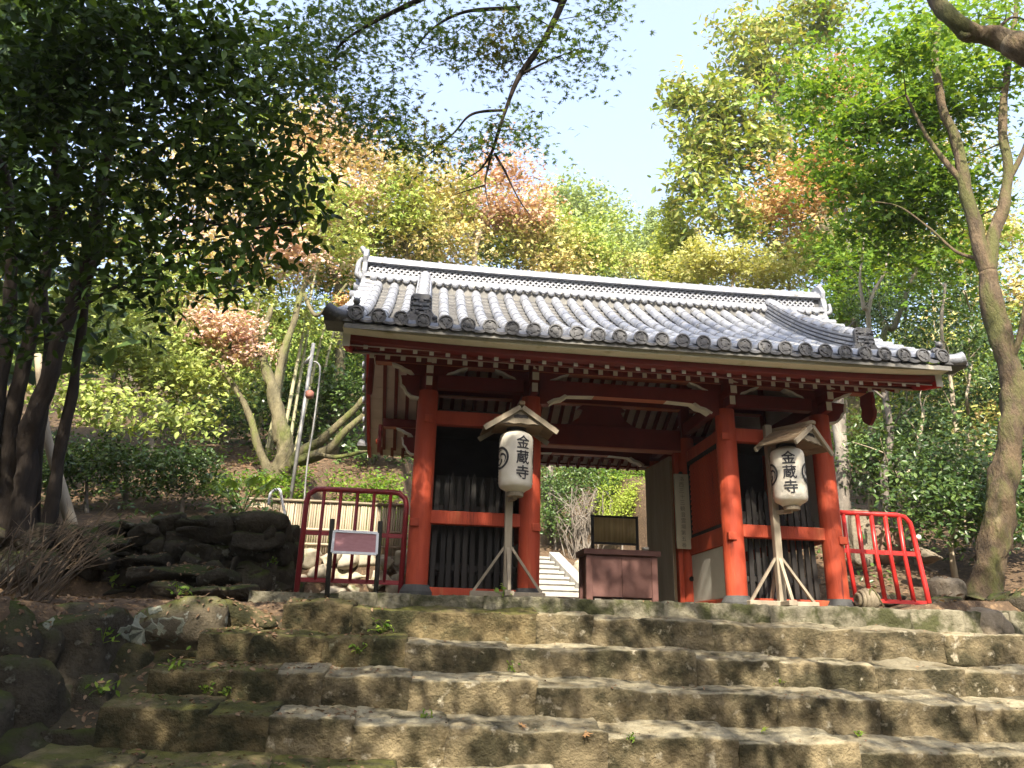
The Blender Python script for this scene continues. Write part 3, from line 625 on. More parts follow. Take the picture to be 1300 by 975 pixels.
# door leaves: right one swung inwards, left one likewise
for s in (1, -1):
    hx, hy = s*1.12, YR+.07; ex, ey = (1.03*s if s > 0 else -1.09), YR+1.05
    d = Vector((ex-hx, ey-hy, 0)); ln = d.length; d.normalize(); nrm = Vector((-d.y, d.x, 0))
    leaf = MB(); mx = Matrix((d, nrm, Vector((0,0,1)))).transposed().to_4x4(); mx.translation = Vector((hx, hy, 0))
    dl = MB().box(0, ln, .0225, .034, .03, 2.29, mx=mx).build('door_leaf', WOODG, GT, bevel=.005)
    MB().box(0, ln, -.03, .0215, 2.22, 2.29, mx=mx).build('door_rail', WOODG, dl, bevel=.005); MB().box(0, ln, -.03, .0215, .03, .12, mx=mx).build('door_rail', WOODG, dl, bevel=.005)
    for k in range(5): MB().box(ln*k/5+.004, ln*(k+1)/5-.004, -.022+.004*(k % 2), .022, .122, 2.218, mx=mx).build('plank', WOODD, dl, bevel=.006)
    MB().box(.02, .42, -.045, -.0235, .42, .5, mx=mx).build('hinge_strap', DARK, dl); MB().box(.02, .42, -.045, -.0235, 1.95, 2.03, mx=mx).build('hinge_strap', DARK, dl)
    MB().lathe([(.03,0),(.03,.03)], 12).build('lock_stud', DARK, dl, org=(0,0,0)).location = Vector((0,0,0)) + (mx @ Vector((ln*.42, -.05, 1.05))) - WL[dl.name]
put('post_stud', MB().lathe([(.035,-.01),(.035,.012),(.015,.022)], 14, axis='y').mesh('post_stud', DARK), GT, (HM-.055, YR-.15, .42))
put('post_stud', MB().lathe([(.035,-.01),(.035,.012),(.015,.022)], 14, axis='y').mesh('post_stud', DARK), GT, (HM-.13, YR-.1, 1.98))

# ---- rafters, soffit, eave boards
def lift(x): return .06*(abs(x)/3.8)**4
def mir(p, y): return (p[0], 2*YR-p[1] if y else p[1], p[2])
NR, XR = 37, 3.468
def rafter_mesh(name, prof, wd, ht, rear):
    mb = MB(); n = len(prof); vs = []
    for y, z in prof:
        for sx, sz in ((-1,-1),(1,-1),(1,1),(-1,1)): vs.append(mir((sx*wd/2, y, z+sz*ht/2), rear))
    k = 0
    for i in range(n-1):
        for j in range(4): a = i*4+j; b = i*4+(j+1) % 4; mb.f.append((a, b, b+4, a+4)); mb.m.append(0)
    mb.v = vs; mb.f.append((3,2,1,0)); mb.m.append(1); mb.f.append(tuple((n-1)*4+j for j in range(4))); mb.m.append(0)
    return mb.mesh(name, [RED2 if not rear else RED2, WHT])
BP = [(-.74,2.71),(0,3.10),(.8,3.56),(1.6,4.05)]; FP = [(-1.10,2.66),(-.6,2.875),(-.2,3.08)]
for rear in (0, 1):
    mb_ = rafter_mesh('rafter', BP, .058, .062, rear); mf_ = rafter_mesh('flying_rafter', FP, .052, .056, rear)
    for i in range(NR):
        x = -XR+2*XR*i/(NR-1)
        put('rafter', mb_, GT, (x*.985, 0, lift(x)*.5)); put('flying_rafter', mf_, GT, (x, 0, lift(x)))
    def slab(name, y0, z0, y1, z1, th, m, x0=-3.65, x1=3.65, mid=False):
        mb = MB(); a = mir((0,y0,z0), rear); b = mir((0,y1,z1), rear)
        vs = [(x, p[1], p[2]+dz) for x in (x0, x1) for p in (a, b) for dz in (0, th)]
        mb.add(vs, [(0,1,3,2),(4,6,7,5),(0,2,6,4),(1,5,7,3),(0,4,5,1),(2,3,7,6)]); return mb.build(name, m, GT)
    prof = [(y, z+.033) for y, z in BP]
    def pz(y, P): return float(np.interp(y, [p[0] for p in P], [p[1] for p in P]))
    ysb = np.linspace(-.74, 1.6, 12)
    for a, b in zip(ysb[:-1], ysb[1:]): slab('soffit_board', a+.004, pz(a+.004, BP)+.034, b-.004, pz(b-.004, BP)+.034, .02, SOF)
    for a, b in ((-1.12,-.94),(-.93,-.76)): slab('soffit_board', a, pz(a, FP)+.031, b, pz(b, FP)+.031, .015, SOF)
    def eboard(name, y0, y1, z0, z1, m, hx, nseg=20):
        mb = MB(); vs = []
        for i in range(nseg+1):
            x = -hx+2*hx*i/nseg; l = lift(x)
            for y, z in ((y0,z0),(y1,z0),(y1,z1),(y0,z1)): vs.append(mir((x, y, z+l), rear))
        mb.v = vs
        for i in range(nseg):
            for j in range(4): a = i*4+j; b = i*4+(j+1) % 4; mb.f.append((a, b, b+4, a+4)); mb.m.append(0)
        mb.f += [(0,1,2,3), tuple(nseg*4+j for j in range(4))]; mb.m += [0, 0]
        return mb.build(name, m, GT)
    eboard('lower_eave_board', -.80, -.70, 2.752, 2.80, RED2, 3.62)
    eboard('eave_board', -1.205, -1.06, 2.680, 2.749, RED2, 3.65)
    eboard('tile_board', -1.385, -1.10, 2.752, 2.835, WHTM, 3.72)
# bargeboards with white end caps, pendants over the purlin ends
for s in (-1, 1):
    x0, x1 = sorted((s*3.655, s*3.715))
    for rear in (0, 1):
        lo = [(-1.20,2.60),(-.9,2.66),(-.4,2.83),(.3,3.20),(1.0,3.62),(1.6,4.02)]; hi = [(1.6,4.34),(1.0,3.92),(.3,3.48),(-.4,3.09),(-.9,2.88),(-1.20,2.80)]
        MB().prism([(2*YR-y if rear else y, z+lift(s*3.5)) for y, z in lo+hi], x0, x1, lambda p,q,t: (t,p,q)).build('bargeboard', REDB, GT, bevel=.006)
        yc = -1.206; MB().box(x0-.012, x1+.012, *sorted((mir((0,yc-.012,0),rear)[1], mir((0,yc,0),rear)[1])), 2.60+.05, 2.80+.05).build('bargeboard_cap', WHT, GT)
        og = [(-.13,2.93),(.13,2.93),(.15,2.80),(.13,2.72),(.16,2.64),(.13,2.55),(.06,2.50),(0,2.46),(-.06,2.50),(-.13,2.55),(-.16,2.64),(-.13,2.72),(-.15,2.80)]
        yy = mir((0,0,0), rear)[1]; xp = s*3.43
        pd = MB().prism([(yy+p, q) for p, q in og], *sorted((xp, xp+s*.06)), lambda p,q,t: (t,p,q)).build('gable_pendant', RED2, GT, bevel=.01)
        MB().lathe([(.045,-.02),(.045,.02),(.02,.03)], 14, axis='x').build('rosette', RED, pd, org=(0,0,0)).location = Vector((xp+s*.07, yy, 2.66)) - WL[pd.name]
    og = [(-.2,4.05),(.2,4.05),(.22,3.85),(.3,3.72),(.2,3.6),(.08,3.55),(0,3.45),(-.08,3.55),(-.2,3.6),(-.3,3.72),(-.22,3.85)]
    MB().prism([(YR+p, q) for p, q in og], *sorted((s*3.43, s*3.5)), lambda p,q,t: (t,p,q)).build('gable_pendant', RED2, GT, bevel=.01)
    # gable wall above the tie beam
    MB().prism([(.1,2.8),(YB-.1,2.8),(YB-.1,3.1),(YR,3.98),(.1,3.1)], *sorted((s*2.67, s*2.71)), lambda p,q,t: (t,p,q)).build('gable_wall', PLAS, GT)

# ---- tiles
Y0 = -1.45
def zt(y): t = (y-Y0)/(YR-Y0); return 2.875+1.93*(.68*t+.32*t*t)
def slp(y): t = (y-Y0)/(YR-Y0); return math.atan(1.93*(.68+.64*t)/(YR-Y0))
SP = .2558; NT = 29; X0 = -SP*14
roof_back = MB()
yy = np.linspace(Y0, YR, 14)
for rear in (0, 1):
    prev = None
    for y in yy:
        a = len(roof_back.v)
        for x in (-3.70, 3.70):
            for dz in (0, -.06): roof_back.v.append(mir((x, y, zt(y)-.035+dz), rear))
        if prev is not None:
            p = prev; roof_back.f += [(p, p+2, a+2, a), (p+1, a+1, a+3, p+3), (p, a, a+1, p+1), (p+2, p+3, a+3, a+2)]; roof_back.m += [0]*4
        else: roof_back.f += [(a, a+1, a+3, a+2)]; roof_back.m += [0]
        prev = a
roof_back.build('roof_deck', TILEF, GT)
def roll(mb, ya, yb, r0, r1, x=0, rear=0, n=9, dz=.0, mi=0, sub=3):
    k = len(mb.v); ns = sub+1
    for i in range(ns):
        y = ya+(yb-ya)*i/sub; a = slp(y); r = r0+(r1-r0)*i/sub; nv = Vector((0,-math.sin(a),math.cos(a)))
        for j in range(n):
            th = math.pi*j/(n-1); p = Vector((x+r*math.cos(th), y, zt(y)+dz)) + nv*(r*math.sin(th)); mb.v.append(mir(p, rear))
    for i in range(ns-1):
        for j in range(n-1): a = k+i*n+j; mb.f.append((a, a+1, a+n+1, a+n)); mb.m.append(mi)
    mb.f.append(tuple(k+j for j in range(n))); mb.m.append(mi); mb.f.append(tuple(k+(ns-1)*n+j for j in range(n))[::-1]); mb.m.append(mi)
    return mb
NSEG = 9; ye = np.linspace(Y0, YR-.1, NSEG+1)
segs = []
for j in range(NSEG):
    m_ = roll(MB(), ye[j], ye[j+1]+.015, .078, .070, dz=.016).mesh('round_tile', TILE, True); smooth_auto(m_, .6); segs.append(m_)
dm = MB().lathe([(.088,0),(.088,-.035),(.072,-.037),(.068,-.022),(.040,-.022),(.037,-.030),(.0,-.034)], 24, axis='y', cap=False)
for k in range(3):
    a = 2*math.pi*k/3; dm.lathe([(.014,-.022),(.012,-.036),(.004,-.038)], 8, c=(.053*math.cos(a), 0, .053*math.sin(a)), axis='y')
dm.add([(.088*math.cos(2*math.pi*j/16), .0, .088*math.sin(2*math.pi*j/16)) for j in range(16)], [tuple(range(16))])
disc = dm.mesh('eave_end_tile', TILED); smooth_auto(disc)
ms_ = MB()     # drooping eave flat tile
for i in range(7):
    t = i/6-.5; sag = -.032*(1-4*t*t)
    for y, z in ((Y0-.03,sag-.03),(Y0-.03,sag+.0),(Y0+.28,sag+.0+.20*.9),(Y0+.28,sag-.03+.18)): ms_.v.append((t*.20, y, zt(Y0)-.0+z))
for i in range(6):
    for j in range(4): a = i*4+j; b = i*4+(j+1) % 4; ms_.f.append((a, b, b+4, a+4)); ms_.m.append(0)
eft = ms_.mesh('eave_flat_tile', TILED, False)
ft = MB(); rear_rolls = MB()
rowx = [X0+SP*i for i in range(NT)]
for i, x in enumerate(rowx):
    for j in range(NSEG): put('round_tile', segs[j], GT, (x, 0, lift(x)))
    put('eave_end_tile', disc, GT, (x, Y0-.005, zt(Y0)+.035+lift(x)), (rnd.uniform(-.05,.05), rnd.uniform(-3,3), 0))
    roll(rear_rolls, Y0, YR-.1, .072, .068, x, 1, 7, lift(x), 0, 8)
    if i < NT-1:
        xc = x+SP/2; put('eave_flat_tile', eft, GT, (xc, rnd.uniform(-.006,.006), lift(xc)+rnd.uniform(-.004,.004)))
        for rear in (0, 1):
            nc = 17; 
            for c in range(nc):
                ya = Y0+.05+(YR-Y0-.1)*c/nc; yb = ya+(YR-Y0-.1)/nc*1.02; k = len(ft.v); jz = rnd.uniform(-.004,.004)
                for q in range(5):
                    t = q/4-.5; sag = -.03*(1-4*t*t)
                    for y, dz in ((ya,.026),(ya,-.016),(yb,-.012)): ft.v.append(mir((xc+t*.22, y, zt(y)+sag+dz+jz+lift(xc)), rear))
                for q in range(4):
                    a = k+q*3; ft.f += [(a, a+1, a+4, a+3), (a, a+3, a+5, a+2)]; ft.m += [1, 0]  # course fronts painted dark in place of a shadow line
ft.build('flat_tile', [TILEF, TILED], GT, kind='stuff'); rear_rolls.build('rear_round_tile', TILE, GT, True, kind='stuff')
# verge tiles pointing outwards, front and rear slopes, and upturned corner tiles
vm = {}
for s in (-1, 1):
    vmb = MB(); n = 8
    vmb.lathe([(.062,s*3.62),(.066,s*3.835),(.05,s*3.84)], 14, axis='x'); vm[s] = vmb.mesh('verge_tile', TILE, True); smooth_auto(vm[s], .6)
    for rear in (0, 1):
        for k in range(12):
            y = -1.05+.225*k; put('verge_tile', vm[s], GT, (0, mir((0,y,0),rear)[1], zt(y)+.03+lift(3.8)*.8))
        mb = MB().lathe([(.10,s*3.62),(.10,s*3.72),(.085,s*3.80)], 10, axis='x')
        cp = [(s*3.66,Y0+.06,zt(Y0)+.06),(s*3.76,Y0,zt(Y0)+.05),(s*3.82,Y0-.01,zt(Y0)+.06),(s*(3.865 if s > 0 else 3.92),Y0-.03,zt(Y0)+(.07 if s > 0 else .11))]
        MB().tube([mir(p, rear) for p in smooth_path(cp, 4)], path_rad(.07,.088,13), 12).build('corner_tile', TILED if s < 0 else TILE, GT, True)
        fl = MB().box(*sorted((s*3.60, s*3.93)), *sorted((mir((0,Y0-.02,0),rear)[1], mir((0,Y0+.3,0),rear)[1])), zt(Y0)-.03, zt(Y0)+.03); fl.build('corner_flat_tile', TILED, GT, bevel=.01)
    vb = MB()   # strip of flat verge tiles below
    for rear in (0, 1):
        for k in range(12):
            y = -1.2+.23*k; c = mir((0,y,0), rear)[1]; z = zt(y)-.03+lift(3.8)*.8; d = .10*(1 if not rear else -1)
            vb.add([(s*3.60,c-.1,z-d*.6),(s*3.80,c-.1,z-d*.6),(s*3.80,c+.1,z+d*.6),(s*3.60,c+.1,z+d*.6),(s*3.60,c-.1,z-d*.6+.03),(s*3.80,c-.1,z-d*.6+.03),(s*3.80,c+.1,z+d*.6+.03),(s*3.60,c+.1,z+d*.6+.03)],
                   [(0,1,2,3),(4,5,6,7),(0,1,5,4),(1,2,6,5),(2,3,7,6),(3,0,4,7)])
    vb.build('verge_flat_tile', TILE, GT, kind='stuff')
# main ridge
def rl(x): return -.05+.035*(abs(x)/3.85)**3
def rbox(name, y0, y1, z0, z1, hx, m, nseg=24, par=None):
    mb = MB()
    for i in range(nseg+1):
        x = -hx+2*hx*i/nseg
        for y, z in ((y0,z0),(y1,z0),(y1,z1),(y0,z1)): mb.v.append((x, YR+y, z+rl(x)))
    for i in range(nseg):
        for j in range(4): a = i*4+j; b = i*4+(j+1) % 4; mb.f.append((a, b, b+4, a+4)); mb.m.append(0)
    mb.f += [(0,1,2,3), tuple(nseg*4+j for j in range(4))]; mb.m += [0, 0]
    return mb.build(name, m, par or GT)
rbox('ridge_base', -.20, .20, 4.62, 4.86, 3.78, TILEF)
rbox('ridge_course', -.23, .23, 4.862, 4.90, 3.80, TILE); rbox('ridge_course', -.21, .21, 4.903, 4.945, 3.80, TILE)
for x in np.arange(-3.66, 3.7, .2558):    # little wave-ended tiles along the ridge foot
    for s in (-1, 1):
        mbw = MB().lathe([(.052,.0),(.056,.012),(.056,.03)], 12, axis='y'); o = put('ridge_foot_tile', mbw.mesh('ridge_foot_tile', TILE, True), GT, (x, YR+s*.245, 4.845+rl(x)))
        if s < 0: MB().tube([(x+SP*.28,YR-.24,4.86+rl(x)),(x+SP*.5,YR-.26,4.815+rl(x)),(x+SP*.72,YR-.24,4.86+rl(x))], .026, 6).build('ridge_wave_tile', TILE, GT, True)
rbox('lattice_core', -.10, .10, 4.947, 5.13, 3.79, TILED)
rbl = MB()
st = .094
for s in (-1, 1):
    for k in range(int(7.5/st)):
        x = -3.75+k*st
        for za, zb in ((4.95,5.04),(5.04,5.13)):
            for sg in (1, -1):
                xa, xb = (x, x+st) if sg > 0 else (x+st, x)
                rbl.bar((xa, YR+s*(.115+.004*sg), za+rl(x)), (xb, YR+s*(.115+.004*sg), zb+rl(x)), .026, .02, up=(0,1,0))
rbl.build('ridge_lattice', TILE, GT, kind='stuff')
rbox('ridge_course', -.19, .19, 5.132, 5.165, 3.82, TILE); rbox('ridge_course', -.17, .17, 5.168, 5.20, 3.82, TILE); rbox('ridge_course', -.155, .155, 5.203, 5.235, 3.82, TILE)
ncap = 26
for k in range(ncap):
    xa = -3.80+7.6*k/ncap; xb = xa+7.6/ncap; mb = MB()
    mb.tube([(xa,YR,5.235+rl(xa)),(xb-.03,YR,5.235+rl(xb))], .085, 12); mb.tube([(xb-.03,YR,5.237+rl(xb)),(xb+.01,YR,5.237+rl(xb))], .097, 12)
    mb.build('ridge_cap', TILE, GT, True)
for s in (-1, 1):     # ridge-end tiles: slab, scroll feet, curled horn
    out = [(-.20,4.70),(.20,4.70),(.26,4.78),(.21,4.88),(.24,5.02),(.20,5.18),(.24,5.30),(.17,5.42),(.07,5.49),(-.07,5.49),(-.17,5.42),(-.24,5.30),(-.20,5.18),(-.24,5.02),(-.21,4.88),(-.26,4.78)]
    e = MB().prism([(YR+p,q-.09) for p,q in out], *sorted((s*3.775, s*3.85)), lambda p,q,t: (t,p,q)).build('ridge_end_tile', TILE, GT, bevel=.015)
    cb = MB(); dzc = -.14
    cb.tube(smooth_path([(s*3.89,YR,5.05),(s*3.97,YR,5.12),(s*3.98,YR,5.3),(s*3.93,YR,5.4)], 4), path_rad(.07,.03,13), 8)
    cb.tube(smooth_path([(s*3.89,YR-.12,4.98),(s*3.98,YR-.16,5.02),(s*3.97,YR-.17,5.16)], 4), path_rad(.05,.025,9), 8); cb.tube(smooth_path([(s*3.89,YR+.12,4.98),(s*3.98,YR+.16,5.02),(s*3.97,YR+.17,5.16)], 4), path_rad(.05,.025,9), 8)
    cb.tube(smooth_path([(s*3.86,YR,5.46),(s*3.92,YR,5.54),(s*3.96,YR,5.60)], 4), path_rad(.05,.035,9), 8)
    cb.v = [(p[0]-s*.05, p[1], p[2]+dzc) for p in cb.v]; cb.build('scroll_ornament', TILE, e, True)
    for zz, ln in ((4.60,.22),(4.74,.17)): MB().lathe([(.075,s*3.72),(.075,s*(3.80+ln))], 14, axis='x', c=(0,YR,zz+.0)).build('ridge_end_roll', TILE, GT, True)
# descending ridges on the front and rear slopes
for s in (-1, 1):
    xd = s*2.86
    for rear in (0, 1):
        for c in range(5):
            hw = .125-.006*c; mb = MB(); n = 12
            for i in range(n+1):
                y = -.98+2.42*i/n; a = slp(y); nv = Vector((0,-math.sin(a),math.cos(a))); h0 = .02+.052*c; h1 = h0+.028
                for q, h in ((-hw,h0),(hw,h0),(hw,h1),(-hw,h1)): p = Vector((xd+q, y, zt(y)))+nv*h; mb.v.append(mir(p, rear))
            for i in range(n):
                for j in range(4): a = i*4+j; b = i*4+(j+1) % 4; mb.f.append((a, b, b+4, a+4)); mb.m.append(0)
            mb.f += [(0,1,2,3), tuple(n*4+j for j in range(4))]; mb.m += [0,0]
            mb.build('descending_ridge_course', TILE, GT)
        mb = MB(); n = 12
        for i in range(n+1):
            y = -.97+2.40*i/n; a = slp(y); nv = Vector((0,-math.sin(a),math.cos(a)))
            for q, h in ((-.085,-.02),(.085,-.02),(.085,.27),(-.085,.27)): p = Vector((xd+q, y, zt(y)))+nv*h; mb.v.append(mir(p, rear))
        for i in range(n):
            for j in range(4): a = i*4+j; b = i*4+(j+1) % 4; mb.f.append((a, b, b+4, a+4)); mb.m.append(0)
        mb.f += [(0,1,2,3), tuple(n*4+j for j in range(4))]; mb.m += [0,0]; mb.build('descending_ridge_core', TILED, GT)
        for k in range(9):
            ya = -1.0+.27*k; mb = roll(MB(), ya, ya+.285, .095, .078, xd, rear, 10, .285, 0, 3); mb.build('descending_ridge_cap', TILE, GT, True)
        ym = -1.06; zo = zt(-1.0)
        out = [(-.17,.0),(-.21,.05),(-.21,.10),(-.16,.13),(-.135,.17),(-.13,.34),(-.10,.39),(.10,.39),(.13,.34),(.135,.17),(.16,.13),(.21,.10),(.21,.05),(.17,.0)]
        e = MB().prism([(xd+p, zo+q-.01) for p, q in out], *sorted((mir((0,ym,0),rear)[1], mir((0,ym+.07,0),rear)[1])), lambda p,q,t: (p,t,q)).build('demon_tile', TILED, GT, bevel=.012)
        fc = MB(); sg = -1 if not rear else 1; yf = mir((0,ym,0),rear)[1]
        def blob(x, z, r, d=.03): fc.lathe([(r,0),(r*.85,sg*d*.6),(r*.4,sg*d)], 10, c=(xd+x, yf, zo+z), axis='y')
        blob(-.05,.25,.028); blob(.05,.25,.028); blob(0,.20,.032,.05); blob(-.045,.13,.03,.02); blob(.045,.13,.03,.02); blob(0,.11,.04,.025); blob(-.17,.07,.032); blob(.17,.07,.032)
        for q in range(5):
            for s2 in (-1, 1): blob(s2*.108,.16+.042*q,.013,.02)
        fc.tube([(xd-.09,yf,zo+.30),(xd-.03,yf+sg*.03,zo+.285)], .015, 6); fc.tube([(xd+.09,yf,zo+.30),(xd+.03,yf+sg*.03,zo+.285)], .015, 6); fc.tube([(xd-.06,yf,zo+.155),(xd,yf+sg*.035,zo+.165),(xd+.06,yf,zo+.155)], .014, 6)
        fc.build('demon_face', TILED, e, True, kind='stuff')
# small lion ornaments on the front corners
for s in (-1, 1):
    x = s*3.586; z = zt(Y0)+.14+lift(3.6); y = Y0+.06; mb = MB()
    mb.tube(smooth_path([(x-.0,y+.14,z-.02),(x,y+.02,z+.02),(x,y-.06,z+.06)],3), [.05,.06,.07,.075,.07,.055,.045], 8)
    mb.lathe([(.02,-.05),(.055,-.02),(.06,.02),(.03,.055)], 10, c=(x, y-.07, z+.10))
    for a in (-1, 1): mb.tube([(x+a*.05,y-.03,z+.02),(x+a*.11,y-.06,z+.0),(x+a*.12,y-.09,z-.05)], [.03,.025,.015], 6); mb.tube([(x+a*.03,y-.06,z+.14),(x+a*.05,y-.05,z+.185)], [.02,.006], 5)
    mb.tube([(x,y+.12,z),(x+.02,y+.16,z+.08),(x+.05,y+.13,z+.13)], [.03,.03,.01], 6)
    mb.v = [(x+(p[0]-x)*.72, y+(p[1]-y)*.72, z-.02+(p[2]-z)*.72) for p in mb.v]; mb.build('corner_ornament', TILED, GT, True)

# ------------------------------------------------------------------ lettering
def glyph_mesh(ch, size, extrude=.0, fat=.012):
    cu = bpy.data.curves.new('lettering', 'FONT'); cu.body = ch; cu.size = size; cu.align_x = 'CENTER'; cu.align_y = 'CENTER'; cu.offset = fat*size; cu.resolution_u = 2
    o = bpy.data.objects.new('lettering', cu); C.objects.link(o)
    bpy.context.view_layer.update()
    me = bpy.data.meshes.new_from_object(o.evaluated_get(bpy.context.evaluated_depsgraph_get()))
    bpy.data.objects.remove(o); bpy.data.curves.remove(cu)
    xs_ = [v.co.x for v in me.vertices]; ys_ = [v.co.y for v in me.vertices]
    if xs_:
        cx, cy = (min(xs_)+max(xs_))/2, (min(ys_)+max(ys_))/2; sx = size/max(1e-6, max(xs_)-min(xs_)); sy = size/max(1e-6, max(ys_)-min(ys_)); s = min(sx, sy)
        for v in me.vertices: v.co = Vector(((v.co.x-cx)*s, (v.co.y-cy)*s, 0))
    bm = bmesh.new(); bm.from_mesh(me); bmesh.ops.triangulate(bm, faces=bm.faces)
    for _ in range(3):
        ed = [e for e in bm.edges if e.calc_length() > .045]
        if not ed: break
        bmesh.ops.subdivide_edges(bm, edges=ed, cuts=1); bmesh.ops.triangulate(bm, faces=bm.faces)
    bm.to_mesh(me); bm.free(); return me
def cyl_letter(ch, size, c, r, th, z, parent, m, name='lettering'):
    m0 = glyph_mesh(ch, size, fat=0); vs = []; fs = []; n0 = len(m0.vertices)
    for k, (dx, dz) in enumerate(((-.0035,0),(.0035,0),(0,-.003),(0,.003),(0,0))):      # brush weight: the stroke laid down five times
        for v in m0.vertices:
            rr_ = r+.0004*k; a = th + (v.co.x+dx)/r; vs.append((rr_*math.sin(a), -rr_*math.cos(a), v.co.y+dz))
        fs += [tuple(i+k*n0 for i in p.vertices) for p in m0.polygons]
    me = bpy.data.meshes.new(name); me.from_pydata(vs, [], fs)
    me.materials.clear(); me.materials.append(m)
    return put(name, me, parent, (c[0], c[1], z))

# ------------------------------------------------------------------ things in and before the gate
np_ = thing('name_plaque', 'pale vertical wooden plaque with faded ink writing on the gate post beside the open door', 'plaque', tuple(at(866, 696, YR-.17)))
pa, pb = at(864, 602, YR-.165), at(867.5, 697, YR-.165); pw = 19*pxm(pa)
MB().box(pa.x-pw/2, pa.x+pw/2, YR-.185, YR-.150, pb.z, pa.z).build('board', PLQ, np_, bevel=.004)
txt = '洛西三十三観音霊場第五番'
for i, ch in enumerate(txt):
    me = glyph_mesh(ch, .072, fat=0); me.materials.clear(); me.materials.append(INKF)
    put('lettering', me, np_, (pa.x+rnd.uniform(-.006,.006), YR-.1875, pa.z-.075-i*(pa.z-pb.z-.13)/(len(txt)-1)), (R(90), 0, 0))

ob = thing('offering_box', 'brown wooden offering box standing in the middle of the gateway', 'box', (.12, 1.25, -.03))
MB().box(-.34, .60, 1.05, 1.50, .10, .66).build('body', BOXM, ob, bevel=.006)
for x in (-.335, .595): 
    for y in (1.06, 1.49): MB().box(x-.045, x+.045, y-.04, y+.04, -.03, .665).build('leg', BOXM, ob, bevel=.006)
for a, b in ((-.29,.125),(.13,.55)): MB().box(a, b, 1.035, 1.049, .10, .655).build('front_board', BOXM, ob, bevel=.003)
MB().box(-.42, .68, .98, 1.06, .665, .74).box(-.42, .68, 1.48, 1.56, .665, .74).box(-.42, -.34, 1.06, 1.48, .665, .74).box(.60, .68, 1.06, 1.48, .665, .74).build('rim', BOXM, ob, bevel=.006)
for k in range(9): y = 1.085+.046*k; MB().bar((-.34,y,.71),(.60,y,.71),.03,.035).build('slat', BOXM, ob)
scn = thing('bamboo_screen', 'framed woven bamboo screen standing behind the offering box', 'screen', (.19, 1.72, -.03))
z0, z1 = at(780, 690, 1.7).z, at(780, 656, 1.7).z; xa, xb = at(752.5, 672, 1.7).x, at(809, 672, 1.7).x
for a in (xa, xb): MB().box(a-.02, a+.02, 1.70, 1.74, -.03, z1+.02).build('frame_post', DARK, scn)
for zz in (z0, z1): MB().box(xa+.021, xb-.021, 1.702, 1.738, zz-.015, zz+.015).build('frame_rail', DARK, scn)
for k in range(30):
    x = xa+.03+(xb-xa-.06)*k/29; MB().tube([(x,1.72,z0+.012),(x,1.72,z1-.012)], .0105, 6).build('bamboo_strip', BAMS, scn, True)
bw = thing('small_bowl', 'small white bowl on a dark tray at the right end of the offering box', 'bowl', (.62, 1.52, .74))
MB().box(.44, .78, 1.44, 1.60, .741, .80).build('tray', DARK, bw, bevel=.01)
MB().lathe([(.03,.801),(.05,.82),(.058,.85),(.052,.85),(.04,.815)], 16, c=(.62,1.52,0)).build('bowl', WHT, bw, True)

